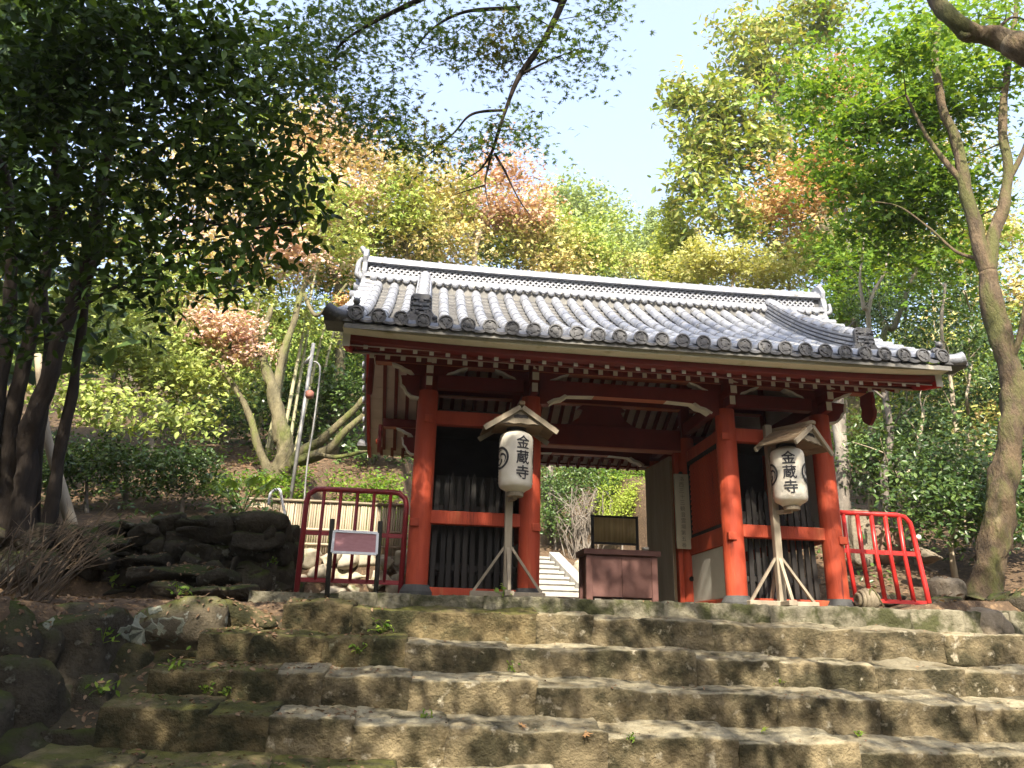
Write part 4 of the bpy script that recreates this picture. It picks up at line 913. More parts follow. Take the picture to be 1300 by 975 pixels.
def lantern_set(px, py, cx, cy, rx, ry, rrot, txt_th, crests, gl, ll, back_post):
    st = thing('lantern_stand', gl, 'lantern stand', (px, py, -.03), 'lantern stands before the gate')
    MB().box(px-.045, px+.045, py-.045, py+.045, .03, 2.30 if back_post else 2.05).build('post', WOODG, st, bevel=.006)
    MB().box(px-.44, px+.46, py-.06, py+.06, -.03, .035).build('base_board', WOODG, st, bevel=.008)
    MB().box(px-.055, px+.055, py-.30, py-.061, -.03, .032).box(px-.055, px+.055, py+.061, py+.34, -.03, .032).build('base_board', WOODG, st, bevel=.008)
    for dx, dy in ((-.40,0),(.42,0),(.0,-.27),(0,.31)):
        MB().bar((px+dx, py+dy, .03), (px+dx*.1, py+dy*.1+(0 if dy else 0), .56), .03, .038, up=(0,1,0) if dx else (1,0,0)).build('brace', WOODG, st)
    # arm that carries lantern and roof
    MB().bar((px, py, 1.99), (cx, cy-.02, 1.99), .05, .06).build('arm', WOODG, st)
    MB().bar((px, py, 1.13), (cx, cy, 1.13), .05, .05).build('arm', WOODG, st)
    mx = Matrix.Translation((rx, ry, 0)) @ Matrix.Rotation(rrot, 4, 'Z')
    zr, ze, hw, hl = 2.205, 1.93, .42, .27
    sl_ = (zr-ze)/hw
    for s in (-1, 1):
        nb = 4
        for k in range(nb):    # overlapping roof boards
            q0, q1 = hw*k/nb-.0, hw*(k+1)/nb+.02
            vs = []
            for y in (-hl, hl):
                for q, dz in ((max(0,q0),.0),(q1,.0)):
                    z = zr-sl_*q+(.012*(1 if q == q1 else 0)) + .012
                    vs += [mx @ Vector((s*q, y+rnd.uniform(-.015,.015), z)), mx @ Vector((s*q, y, z+.022))]
            MB().add(vs, [(0,2,3,1),(4,5,7,6),(0,1,5,4),(2,6,7,3),(1,3,7,5),(0,4,6,2)]).build('roof_board', WOODR, st)
        for y in (-hl-.012, hl+.012):
            a = mx @ Vector((s*.012, y, zr-.012)); b = mx @ Vector((s*(hw+.03), y, ze-.03)); MB().bar(a, b, .028, .06).build('rake_board', WOODG, st)
    MB().bar(mx @ Vector((0,-hl-.05,zr+.035)), mx @ Vector((0,hl+.05,zr+.035)), .075, .05).build('ridge_board', WOODR, st, bevel=.01)
    hole = [(p, q-.075) for p, q in [(-.09,2.165),(-.045,2.185),(0,2.178),(.045,2.185),(.09,2.165),(.085,2.135),(.03,2.142),(0,2.135),(-.03,2.142),(-.085,2.135)]]
    for y in (-hl+.03, hl-.03):
        o = [(-.36,2.02),(-.30,2.045),(-.24,2.03),(-.16,2.05),(-.08,2.035),(0,2.055),(.08,2.035),(.16,2.05),(.24,2.03),(.30,2.045),(.36,2.02),(0,2.285)]; o = [(p, 1.975+(q-2.02)*.84) for p, q in o]
        MB().prism(o, y-.012, y+.012, lambda p,q,t: mx @ Vector((p,t,q))).build('gable_board', WOODG, st)
        MB().prism(hole, y-.0145, y+.0145, lambda p,q,t: mx @ Vector((p,t,q))).build('gable_cutout', DARK, st)
    MB().add([mx @ Vector((-.3,-hl+.05,1.985)), mx @ Vector((.3,-hl+.05,1.985)), mx @ Vector((.3,hl-.05,1.985)), mx @ Vector((-.3,hl-.05,1.985)),
              mx @ Vector((-.3,-hl+.05,2.0)), mx @ Vector((.3,-hl+.05,2.0)), mx @ Vector((.3,hl-.05,2.0)), mx @ Vector((-.3,hl-.05,2.0))],
             [(0,3,2,1),(4,5,6,7),(0,1,5,4),(1,2,6,5),(2,3,7,6),(3,0,4,7)]).build('ceiling_board', WOODR, st)
    # lantern
    lt = thing('paper_lantern', ll, 'paper lantern', (cx, cy, 1.18), 'paper lanterns before the gate')
    r0 = .208; prof = [(.06,1.185),(.11,1.19)]
    nr = 17; zb, ztp = 1.215, 1.925
    for k in range(nr*2+1):
        t = k/(nr*2); e = min(1, min(t,1-t)/.13); r = .135+(r0-.135)*math.sqrt(max(0, 1-(1-e)**2)); prof.append((r+(.0035 if k % 2 == 0 else -.001), zb+(ztp-zb)*t))
    prof += [(.11,1.945),(.06,1.95)]
    b = MB().lathe(prof, 40, c=(cx,cy,0)).build('paper_body', PAPER, lt, True)
    MB().lathe([(.10,1.951),(.125,1.952),(.125,1.985),(.10,1.986)], 24, c=(cx,cy,0)).build('top_ring', DARK, lt)
    MB().lathe([(.085,1.135),(.10,1.137),(.105,1.184),(.085,1.186)], 24, c=(cx,cy,0)).build('bottom_ring', WOODG, lt)
    for ch, z in zip('金蔵寺', (1.775, 1.585, 1.40)): cyl_letter(ch, .165, (cx, cy), r0+.0075, txt_th, z, lt, INK)
    for th in crests:
        mb = MB(); rr = r0+.0075; n = 32
        def cp(a, rad): q = th+rad*math.sin(a)/rr; return (cx+rr*math.sin(q), cy-rr*math.cos(q), 1.585+rad*math.cos(a))
        k = len(mb.v)
        for j in range(n):
            a = 2*math.pi*j/n; mb.v += [cp(a, .142), cp(a, .112)]
        for j in range(n): a = k+2*j; b2 = k+2*((j+1) % n); mb.f.append((a, b2, b2+1, a+1)); mb.m.append(0)
        for w3 in range(3):    # three comma swirls
            k = len(mb.v); m_ = 12; a0 = 2*math.pi*w3/3
            for j in range(m_+1):
                t = j/m_; a = a0+t*2.3; ro = .035+.062*min(1,t*1.6); wd = .028*(1-t)+.004
                mb.v += [cp(a, ro+wd*.5), cp(a, max(.008, ro-wd))]
            for j in range(m_): a = k+2*j; mb.f.append((a, a+2, a+3, a+1)); mb.m.append(0)
        mb.build('crest', INK, lt)
lantern_set(-1.63, -.24, -1.585, -.47, -1.57, -.45, R(2), R(17), (R(-68), R(102)),
            'weathered wooden lantern stand before the left bay, its little roof facing straight forward', 'white paper lantern in clear wrap before the left bay of the gate', False)
lantern_set(1.815, -.24, 1.945, -.46, 2.06, -.44, R(33), R(-23), (R(-101), R(57)),
            'weathered wooden lantern stand before the right bay, its little roof turned to the side', 'yellowed white paper lantern before the right bay of the gate', True)

# barriers
lb = thing('barrier', 'red pipe barrier left of the gate, coloured darker for shade, behind a small signboard', 'barrier', (-3.5, .1, -.05), 'pipe barriers beside the gate')
xa, xb = -4.115, -2.885
fp = [(xa-.0,.1,-.12),(xa,.1,1.05),(xa+.02,.1,1.15),(xa+.10,.1,1.215),(xa+.2,.1,1.225),(xb-.2,.1,1.225),(xb-.10,.1,1.215),(xb-.02,.1,1.15),(xb,.1,1.05),(xb,.1,-.12)]
MB().tube(fp, .034, 10).build('frame', REDM, lb, True)
for z in (.68, .12): MB().bar((xa+.03,.1,z),(xb-.03,.1,z),.03,.052).build('rail', REDM, lb)
for k in range(1, 6): x = xa+(xb-xa)*k/6; MB().tube([(x,.1,.12),(x,.1,1.22)], .021, 8).build('bar', REDM, lb, True)
rb = thing('barrier', 'bright red pipe barrier right of the gate, standing among rocks', 'barrier', (3.4, .02, 0), 'pipe barriers beside the gate')
xa, xb = 2.83, 3.90
fp = [(xa,.06,1.235),(xb-.2,.06,1.235),(xb-.09,.06,1.215),(xb-.02,.06,1.14),(xb,.06,1.03),(xb+.03,.0,.3),(xb+.04,-.03,-.08)]
MB().tube(fp, .034, 10).build('frame', REDF, rb, True)
MB().bar((xa,.05,.73),(xb,.05,.72),.03,.055).build('rail', REDF, rb); MB().bar((xa,.0,.10),(xb,-.01,.09),.03,.05).build('rail', REDF, rb)
for k in range(5): x = xa+.10+.20*k; MB().tube([(x,.06,1.23),(x,.05,.72),(x+.01,0,.10)], .029, 8).build('bar', REDF, rb, True)
cl = MB().lathe([(.03,-.02),(.035,0),(.03,.02)], 12, c=tuple(at(1166, 682, .02)), axis='y').build('clamp', WHT, rb, True)

sg = thing('sign_board', 'small signboard with dull red panel and pale frame before the left barrier', 'sign', tuple(at(448, 760, -.3)))
for (u0, v0), (u1, v1) in (((422,659),(414.5,764)), ((483,662),(476,768))): MB().tube([at(u1, v1, -.3), at(u0, v0, -.28)], .028, 10).build('post', DPOST, sg, True)
c4 = [at(u, v, y) for u, v, y in ((421.5,701,-.345),(478,703.5,-.345),(479.5,677,-.325),(424.6,674,-.325))]
nrm = (c4[1]-c4[0]).cross(c4[3]-c4[0]).normalized()
MB().add(c4+[p-nrm*.015 for p in c4], [(0,1,2,3),(7,6,5,4),(0,4,5,1),(1,5,6,2),(2,6,7,3),(3,7,4,0)]).build('panel', SIGNP, sg)
for i in range(4): MB().bar(c4[i]+nrm*.004, c4[(i+1) % 4]+nrm*.004, .03, .022, up=tuple(nrm)).build('frame_strip', ALU, sg)

rp = thing('straw_bundle', 'round bundle of pale straw rope lying at the foot of the red barrier', 'rope bundle', tuple(at(1102, 774, -.28)))
c = at(1101, 763, -.28)
mb = MB()
for k in range(7):
    a = k/6-.5; rr = .145*math.sqrt(max(.1, 1-(a*1.7)**2)); ring = [(c.x+a*.24+rr*.15*math.cos(t), c.y+rr*math.cos(t), c.z+.01+rr*.85*math.sin(t)) for t in np.linspace(0, 2*math.pi, 17)]
    mb.tube(ring, .026, 6)
mb.build('coil', ROPE, rp, True)
put('core', stone_mesh((.24,.25,.21), 5, ROPE, 2.2, 4, .01, 'core'), rp, (c.x, c.y, c.z+.005))
MB().tube(smooth_path([(c.x-.05,c.y-.14,c.z+.06),(c.x+.02,c.y-.10,c.z+.15),(c.x+.08,c.y-.14,c.z+.02),(c.x+.12,c.y-.15,c.z-.08)], 4), .012, 6).build('tie', BARKB, rp, True)

pl = thing('pipe_pole', 'leaning galvanised pole with a loop of conduit behind the bamboo screen fence', 'pole', tuple(at(366, 665, 4.2)))
MB().tube([at(364, 668, 4.2), at(381, 550, 4.25), at(398, 436, 4.3)], .035, 10).build('pole', POLE, pl, True)
MB().tube(smooth_path([at(398,459,4.3), at(404,462,4.3), at(406,475,4.3), at(398,540,4.3), at(390,590,4.3), at(386,640,4.3)], 4), .018, 6).build('conduit', POLE, pl, True)
MB().tube([at(386,462,4.28), at(397,450,4.28)], .03, 8).build('arm', POLE, pl, True)
MB().lathe([(.05,-.07),(.08,-.03),(.08,.05),(.04,.08)], 12, c=tuple(at(393, 501, 4.25))).build('lamp_head', mat('pinkish_lamp', (.32,.14,.10), (.25,.10,.07), 8), pl, True)  # small pinkish lamp on the pole, gives no light
wp = thing('white_pipe', 'thin white bent pipe leaning beside the palm-like plant', 'pipe', tuple(at(366, 668, 2.2)))
MB().tube(smooth_path([at(341,641,2.2), at(344,626,2.2), at(355,622,2.2), at(359,640,2.2), at(367,672,2.2)], 5), .022, 8).build('pipe', PVC, wp, True)

sb = thing('stone_slab', 'upright grey stone slab behind the red barrier', 'stone slab', tuple(at(1094, 710, 2.4)))
c = at(1093, 682, 2.4); put('slab', stone_mesh((.42,.16,.95), 8, BROCK, 6, 9, .04, 'slab'), sb, (c.x, c.y, c.z), (0, .04, .2))
c = at(1122, 690, 3.0); pr_ = thing('boulder', 'brown sunlit boulder beside the grey slab behind the red barrier', 'boulder', tuple(c))
put('boulder_body', stone_mesh((.6,.5,.6), 21, mat('brown_stone', (.30,.19,.13), (.2,.12,.09), 3, .9, .6, 12), 3, 5, .06), pr_, tuple(c))
k = 0
for u, v, y, s, lab in ((1121,764,.3,.26,'small pale rock under the bottom rail of the red barrier'),(1139,762,.35,.28,'squarish rock under the red barrier next to its right leg'),(1200,752,.4,.4,'flat brown rock on the soil right of the red barrier'),
                   (1216,776,-.1,.4,'low dark rock near the foot of the big right-hand tree'),(1175,708,1.6,.45,'pale leaning rock above the right end of the red barrier'),(1195,768,.1,.34,'dark rock just outside the leg of the red barrier'),(1262,795,-.5,.5,'dark rock at the right end of the platform kerb'),
                   (1296,770,-.2,.6,'dark rock at the right picture edge beside the big tree')):
    c = at(u, v, y); put_ = put('rock', stone_mesh((s*rnd.uniform(.9,1.3), s, s*.7), 200+k, WALLS if k % 2 else BROCK, 5, 9, .05, 'rock', 8), None, tuple(c), (0,0,rnd.uniform(0,3))); k += 1
    tag(put_, lab, 'rock', 'rocks on the right bank')

# ------------------------------------------------------------------ trees and plants
def E(*a): return ellipsoid(*a)
def G(u, v, y): # point on the terrain under the seen pixel column
    p = at(u, v, y); return Vector((p.x, p.y, hz(p.x, p.y)-.08))
def P3(lst): return [at(*a) for a in lst]

# left foreground evergreen: several dark leaning stems, thick hanging crown
els = [E(60,110,-2.6,150,130), E(180,80,-2.8,130,110), E(290,70,-2.9,90,90), E(180,230,-2.7,130,100), E(300,200,-2.9,75,90), E(60,270,-2.2,120,80), E(230,320,-2.8,80,30), E(-60,180,-2.4,110,220), E(330,260,-3.0,50,40), E(20,400,-1.6,80,50), E(150,350,-2.4,70,30), E(350,90,-3.0,40,70), E(120,30,-3.2,200,60)]
cl = clumps_in(els, [60,50,34,40,26,30,12,40,10,10,7,12,40], .2)
fr = [at(u, v, -3.3) for u, v in ((385,285),(372,262),(350,300),(395,240),(388,205),(300,320),(330,345),(280,330),(385,160),(395,120),(300,345),(365,230),(270,350),(240,345),(320,310),(345,275))]
bq = G(30,645,1.2)
tr1 = [([bq]+P3([(34,590,1.1),(48,520,.9),(74,430,.6),(108,340,.2),(128,240,-.8),(150,130,-1.8),(165,20,-2.6)]), .17, .04),
       ([G(10,645,1.2)]+P3([(12,560,1.1),(34,430,.7),(60,330,.3),(70,200,-.8),(60,60,-2)]), .15, .03),
       ([G(-14,645,1.0)]+P3([(-10,540,.9),(8,400,.5),(16,300,0),(-10,150,-1.2),(-30,20,-2)]), .15, .03),
       ([G(44,645,1.4)]+P3([(50,560,1.3),(62,440,1.0),(58,340,.5),(100,220,-.8),(190,90,-2.4)]), .10, .02),
       ([G(66,645,1.3)]+P3([(80,560,1.2),(100,440,.8),(116,350,.2),(150,260,-.6)]), .10, .03),
       (P3([(108,340,.2),(170,300,-1.2),(240,280,-2.3),(310,290,-3.0),(380,282,-3.3)]), .04, .006),
       (P3([(128,240,-.8),(200,190,-2),(280,150,-2.8),(340,120,-3.2)]), .05, .01),
       (P3([(62,420,.9),(110,385,-.6),(180,350,-1.9),(260,330,-2.8),(330,340,-3.3)]), .03, .005)]
T1 = tree('evergreen_tree', 'large dark evergreen with several leaning stems filling the left foreground', 'tree', tr1, cl+fr,
     [(cl, 34, .36, .7, .35, .125, T_OVAL, LF_DARK)], BARKD, maxbr=120, br_r=.016)
# hanging outer leaves one by one
lm = []
for k in range(8):
    v, f = T_OVAL; a = (rnd.uniform(-.05,.05), rnd.uniform(-.1,.1))
    m_ = bpy.data.meshes.new('leaf'); m_.from_pydata([tuple(p*(1, 1+a[0], 1+a[1]*4)) for p in v], [], f); m_.materials.append(LF_DARK); lm.append(m_)
nleaf = 0
for c in fr:
    for _ in range(18):
        if nleaf >= 288: break
        p = c + Vector((rnd.gauss(0,.13), rnd.gauss(0,.13), rnd.gauss(0,.12)))
        o = put('leaf', lm[nleaf % 8], T1, p, (rnd.uniform(-.7,.7), rnd.uniform(.1,1.3), rnd.uniform(0,6.28))); q = rnd.uniform(.10,.16); o.scale = (q,q,q); nleaf += 1

# maple that stands right of the viewpoint and reaches over it; its branch hangs into the top of the view
pA = [(400,60,110,'a')]
mcl = []
for u, v, y, ru, rv, n in ((420,60,-4.2,65,65,42),(370,70,-4.4,50,70,36),(480,140,-4.4,85,50,34),(440,140,-4.2,60,60,32),(560,50,-4.5,85,50,30),(450,20,-4.0,100,30,24),(640,60,-4.6,65,55,40),(735,75,-4.7,38,28,15),(767,12,-4.7,26,16,8),(668,168,-4.6,36,16,12),(590,180,-4.5,60,20,16),(520,185,-4.4,45,25,18),(470,20,-4.3,70,30,16),(700,20,-4.6,50,20,8)):
    mcl += clumps_in([E(u,v,y,ru,rv)], [n], .1)
tm1 = [([Vector((1.9,-11.5,-2.3)), Vector((1.8,-11.3,0)), Vector((1.5,-10.8,2.6)), Vector((.9,-9.2,4.6)), Vector((0.1,-7.4,5.4)), at(735,-60,-5.0)], .20, .04), ([at(735,-60,-5.0), at(715,0,-4.75), at(690,50,-4.7), at(660,95,-4.65), at(643,140,-4.6), at(628,185,-4.55), at(622,200,-4.5)], .036, .010),
       (P3([(643,140,-4.6),(600,145,-4.55),(575,170,-4.5),(540,200,-4.4)]), .016, .004),
       (P3([(626,190,-4.55),(610,215,-4.5),(585,230,-4.45)]), .012, .003),
       (P3([(624,196,-4.5),(618,220,-4.5),(616,235,-4.5),(621,265,-4.5)]), .012, .003),
       (P3([(628,195,-4.5),(640,215,-4.5),(648,232,-4.5),(660,255,-4.5),(672,272,-4.5)]), .012, .003),
       (P3([(616,235,-4.5),(590,243,-4.5),(575,248,-4.5)]), .008, .003),
       (P3([(715,0,-4.75),(600,-30,-4.6),(530,0,-4.5),(470,30,-4.4),(430,60,-4.3),(425,95,-4.25)]), .035, .006),
       (P3([(660,95,-4.65),(700,75,-4.7),(740,60,-4.7)]), .012, .003), (P3([(660,10,-4.7),(590,15,-4.6),(545,40,-4.5),(520,75,-4.4)]), .02, .004)]
tree('maple_tree', 'overhanging maple with a thin forked branch and small dark leaves against the sky', 'tree', tm1, mcl, [(mcl, 22, .19, .45, 1.1, .075, T_MAPLE, LF_MAPG)], BARKD, maxbr=110, br_r=.008)

# top-right heavy bough
rcl = clumps_in([E(1255,20,-4.4,60,25), E(1200,-30,-4.4,60,25)], [8,6], .2)
tree('oak_tree', 'heavy brown bough of a near tree crossing the top right corner', 'tree', [([Vector((6.0,-6.5,-.3)), Vector((5.6,-6.0,1.6)), Vector((4.6,-5.2,2.9)), at(1330,72,-4.7), at(1300,52,-4.6), at(1262,42,-4.5), at(1235,38,-4.5), at(1212,22,-4.5), at(1192,-2,-4.4), at(1170,-40,-4.3)], .16, .06),
      (P3([(1262,42,-4.5),(1285,22,-4.5),(1310,30,-4.4)]), .02, .006), (P3([(1235,38,-4.5),(1225,46,-4.5),(1218,42,-4.5)]), .04, .03)], rcl, [(rcl, 14, .2, .4, 1, .07, T_STAR, LF_GRN)], BARKB, maxbr=10, br_r=.01)

# big tree on the right bank with forked limbs and fresh green leaves
gy = .5
rels = [E(1150,110,.6,70,60), E(1230,70,.3,80,60), E(1100,50,.8,60,50), E(1180,190,.6,60,50), E(1260,170,.2,60,60), E(1120,180,.9,50,35), E(1230,240,.5,60,40), E(1290,280,.3,50,50), E(1150,20,.6,110,40), E(1270,100,.0,60,60), E(1065,80,1.0,40,40), E(1160,250,.8,50,30)]
rels = [(c+Vector((.18,1.7,.5)), r) for i, (c, r) in enumerate(rels)] + [E(1190,50,2.6,120,60), E(1110,110,2.6,60,60), E(1180,250,2.4,40,30), E(1140,60,.0,60,35), E(1290,60,.1,50,50)]
rcl = clumps_in(rels, [20,26,10,18,14,3,16,8,6,16,3,8,24,3,8,8,10], .2)
tr = [([G(1250,770,gy)] + P3([(1252,735,gy),(1262,690,gy),(1268,650,gy),(1277,582,gy),(1287,505,gy),(1280,465,gy),(1263,400,gy),(1252,345,gy)]), .225, .145),
      (P3([(1252,345,gy),(1242,300,gy),(1224,235,gy),(1214,175,gy),(1197,137,gy),(1186,75,gy),(1193,20,gy),(1200,-30,gy)]), .13, .04),
      (P3([(1253,345,gy),(1263,292,gy),(1279,231,gy),(1272,154,gy),(1281,77,gy),(1290,0,gy)]), .13, .04),
      (P3([(1224,235,gy),(1196,200,.6),(1172,165,.7),(1150,120,.8)]), .06, .02), (P3([(1279,231,gy),(1300,190,.4),(1320,120,.3)]), .06, .02),
      (P3([(1252,330,gy),(1215,320,.8),(1180,290,1.0),(1140,262,1.2),(1100,255,1.4)]), .035, .008), (P3([(1280,470,gy),(1296,420,.3),(1310,340,.2)]), .06, .03)]
tree('forked_tree', 'big mossy-trunked tree at the right with two dark forked limbs and fresh green leaves', 'tree', tr, rcl, [(rcl, 80, .62, .2, 1.1, .135, T_SPRAY, LF_GRN)], BARKB, maxbr=90, br_r=.02, n=12, flare=1.9)

# tall big-leaved evergreen right of centre
mels = [E(905,140,14,55,45), E(960,70,14.5,70,55), E(880,215,14,32,50), E(960,190,14.5,60,55), E(925,275,14,50,35), E(1000,120,15,50,55), E(1010,30,15,70,45), E(985,270,15,45,40), E(860,120,14,22,28), E(1050,200,15,40,60), E(1040,20,15,60,40), E(905,190,14,55,45)]
mcl = clumps_in(mels, [26,32,14,28,18,22,24,16,7,14,16,20], .3)
b = G(1072,430,14.5)
tree('magnolia_tree', 'tall yellowish green broad-leaved tree standing behind the right end of the gate roof', 'tree', [([b, at(1072,400,14.5), at(1050,300,14.5), at(1010,200,14.5), at(980,110,14.5), at(970,30,14.5)], .32, .08), ([at(1050,300,14.5), at(990,260,14.3), at(930,230,14.2), at(880,200,14)], .12, .03), ([at(1010,200,14.5), at(950,160,14.2), at(890,130,14)], .12, .03)],
     mcl, [(mcl, 66, .52, .75, .5, .29, T_OVAL, LF_MAG)], BARKM, maxbr=60, br_r=.03)
# orange maple in front of it
oels = [E(1040,212,9.5,62,28), E(1000,262,9.3,42,24), E(1068,108,9.8,44,34), E(1080,160,9.8,25,30), E(1050,240,9.4,45,22)]
ocl = clumps_in(oels, [24,14,16,8,12], .2)
tree('orange_maple_tree', 'orange-leaved maple glowing in front of the yellowish broad-leaved tree on the right', 'tree', [([G(1085,420,9.5), at(1085,400,9.5), at(1078,320,9.5), at(1068,240,9.5), at(1065,180,9.6), at(1068,110,9.8)], .14, .03), ([at(1072,280,9.5), at(1030,240,9.4), at(1000,262,9.3)], .05, .015)], ocl, [(ocl, 120, .62, .2, 1.2, .125, T_SPRAY, LF_ORG)], BARKG, maxbr=40, br_r=.02)

def simple(name, label, els, per, base, mid, r, leaf, n, cr, flat, size, tm, bark=BARKG, group=None, up=.9, cat='tree', maxbr=30, br=.02, shell=.3, extra=()):
    cl = clumps_in([E(*e) for e in els], per, shell)
    return tree(name, label, cat, [([base]+mid, r, r*.25)]+list(extra), cl, [(cl, n, cr, flat, up, size, tm, leaf)], bark, group, maxbr, br)
BG = 'autumn trees on the slope behind the gate'
simple('autumn_maple_tree', 'peach and yellow-green maple rising behind the left roof end, tallest at left', [(395,190,10,60,45),(430,240,9.8,70,40),(370,260,9.5,55,45),(470,205,10.5,50,35),(390,330,9.5,60,40)], [18,20,16,14,16], G(440,420,9.8), P3([(432,380,9.8),(410,320,9.8),(400,250,9.8),(415,190,9.9)]), .16, LF_AUT, 150, .75, .24, .13, T_SPRAY, BARKM, BG)
simple('autumn_maple_tree', 'olive-green maple with an orange tinge directly above the left part of the ridge', [(500,265,10.5,60,45),(545,300,10.5,60,35),(470,300,10.2,50,40),(520,225,11,50,28),(575,255,11.2,45,35)], [18,16,14,12,12], G(520,420,10.5), P3([(520,380,10.5),(515,320,10.5),(525,260,10.6),(520,220,10.8)]), .15, LF_OLI, 150, .75, .24, .13, T_SPRAY, BARKM, BG)
simple('autumn_maple_tree', 'reddish-topped maple with a pale forked trunk above the middle of the ridge', [(630,225,12,48,22),(680,272,12,38,10),(600,262,11.8,45,25),(650,265,12.2,40,22)], [16,9,12,10], G(603,440,11.8), P3([(604,400,11.8),(603,335,11.8),(607,300,11.8),(620,262,11.9),(640,225,12)]), .15, LF_RED, 120, .62, .24, .12, T_SPRAY, BARKP, BG, extra=[(P3([(604,318,11.8),(588,292,11.7),(560,268,11.6)]), .06, .02),(P3([(606,300,11.8),(600,262,11.9),(606,230,12)]), .06, .02),(P3([(612,285,11.9),(648,262,12),(690,270,12)]), .05, .015)])
simple('autumn_maple_tree', 'yellow-green maple with a rusty edge above the right-hand half of the ridge', [(720,305,13,60,26),(660,310,12.8,50,28),(770,325,13.2,40,20),(700,330,12.6,70,25)], [18,14,10,14], G(700,430,13), P3([(700,390,13),(705,340,13),(710,300,13)]), .14, LF_OLI, 150, .75, .24, .13, T_SPRAY, BARKG, BG)
simple('autumn_maple_tree', 'pale golden maple just above the right end of the ridge', [(930,335,12.5,55,22),(885,335,12.8,35,22),(975,345,12.3,40,18)], [16,10,10], G(930,430,12.5), P3([(930,400,12.5),(930,365,12.5),(935,330,12.5)]), .12, leafmat('golden_leaf', [(.40,.43,.13),(.50,.47,.19),(.36,.41,.11)]), 150, .65, .24, .13, T_SPRAY, BARKP, BG)
# far wood crest and single far trees
FG = 'rounded trees on the far crest'
for u, v, y, r, lab in ((715,255,42,34,'pale round far tree just right of the red-topped maple'),(752,262,44,42,'highest pale round tree on the far crest in the sky gap'),(792,300,40,34,'pale round far tree right of the highest one on the crest'),(690,280,40,30,'far pale tree half hidden behind the red maple edge'),(765,320,36,40,'nearest pale tree below the far crest, just above the ridge'),(822,325,44,26,'smallest pale far tree beside the golden conifer'),(735,300,38,40,'pale far tree in the middle of the crest group')):
    simple('far_tree', lab, [(u,v,y,r,r*.9),(u-r*.4,v+r*.5,y,r*.7,r*.6),(u+r*.4,v+r*.5,y,r*.7,r*.6)], [26,14,14], G(u,v,y), P3([(u,v+r,y),(u,v,y)]), .3, LF_FAR, 60, .75, .6, .34, T_QUAD, BARKG, FG, maxbr=6, br=.05)
def conifer(u, vt, vb, y, w_, lab, m, n=26):
    ap, bs = at(u, vt, y), at(u, vb, y); k = pxm(ap); cls = []
    for i in range(n*7):
        t = rng.random()**.7; a = rng.uniform(0, 6.28); r = w_*k*t*rng.uniform(.45,1); cls.append(Vector((ap.x+r*math.cos(a), ap.y+r*math.sin(a), ap.z+(bs.z-ap.z)*t-.15*r)))
    return tree('conifer_tree', lab, 'tree', [([Vector((ap.x, ap.y, hz(ap.x, ap.y)-.1)), bs, ap], .22, .03)], cls, [(cls, 60, .30, .6, .5, .15, T_QUAD, m)], BARKG, 'conifers above the right of the ridge', 40, .03)
conifer(853, 256, 365, 17, 44, 'golden-green pointed conifer standing in the sky gap above the ridge', LF_CON)
conifer(828, 262, 340, 34, 22, 'slim grey-green conifer tip behind the golden one', LF_FAR, 16)
conifer(880, 290, 370, 24, 34, 'darker golden conifer half hidden behind the first one', LF_OLI, 20)

# left slope: mossy forked maple with pink sprays
lcl = clumps_in([E(372,322,6.6,38,22), E(345,300,6.6,30,20)], [12,7], .2); lcl2 = clumps_in([E(295,425,6.2,40,30), E(310,445,6.2,22,20), E(270,405,6.4,25,18)], [16,7,6], .2)
lcl3 = clumps_in([E(400,240,7.5,60,35), E(330,380,7.5,50,30), E(250,440,7.0,60,30), E(420,300,7.5,40,40), E(380,400,7.8,40,30)], [16,12,14,10,8], .2); lcl4 = clumps_in([E(440,385,6.2,14,8)], [5], .2)
b = G(352,625,5.8)
tree('mossy_maple_tree', 'old mossy maple with low twisted limbs and pink sprays left of the gate', 'tree',
     [([b, at(356,600,5.8), at(362,565,5.8), at(352,520,5.9), at(342,480,6.0), at(332,440,6.2), at(345,390,6.4)], .26, .05),
      (P3([(345,612,5.7),(330,570,5.8),(318,530,5.9),(298,490,6.1),(280,462,6.2),(292,425,6.2)]), .11, .03),
      (P3([(358,600,5.7),(385,572,5.6),(412,555,5.5),(440,530,5.4),(462,505,5.3)]), .13, .06), (P3([(380,585,5.6),(415,572,5.4),(440,548,5.3),(468,522,5.2)]), .12, .06), (P3([(372,590,5.6),(400,578,5.4),(430,580,5.3),(470,572,5.2)]), .07, .03),
      (P3([(355,560,5.8),(350,500,6.0),(362,440,6.3),(385,370,6.7),(400,310,7.0),(425,250,7.4)]), .12, .03),
      (P3([(342,480,6.0),(330,450,6.1),(322,420,6.3),(330,380,6.8)]), .07, .02), (P3([(385,370,6.7),(400,400,6.4),(420,385,6.3),(440,360,6.3)]), .05, .03), (P3([(352,610,5.6),(348,640,5.4)]), .12, .1)],
     lcl+lcl2+lcl3+lcl4, [(lcl, 120, .40, .25, 1.2, .085, T_SPRAY, LF_PINK), (lcl2, 130, .36, .25, 1.2, .085, T_SPRAY, LF_PINK), (lcl3, 110, .6, .22, 1.2, .10, T_SPRAY, LF_LIT), (lcl4, 60, .2, .4, 1.2, .08, T_SPRAY, LF_ORG)], BARKM, maxbr=70, br_r=.018, n=10)
BM = 'pale bamboo stems behind the mossy maple'
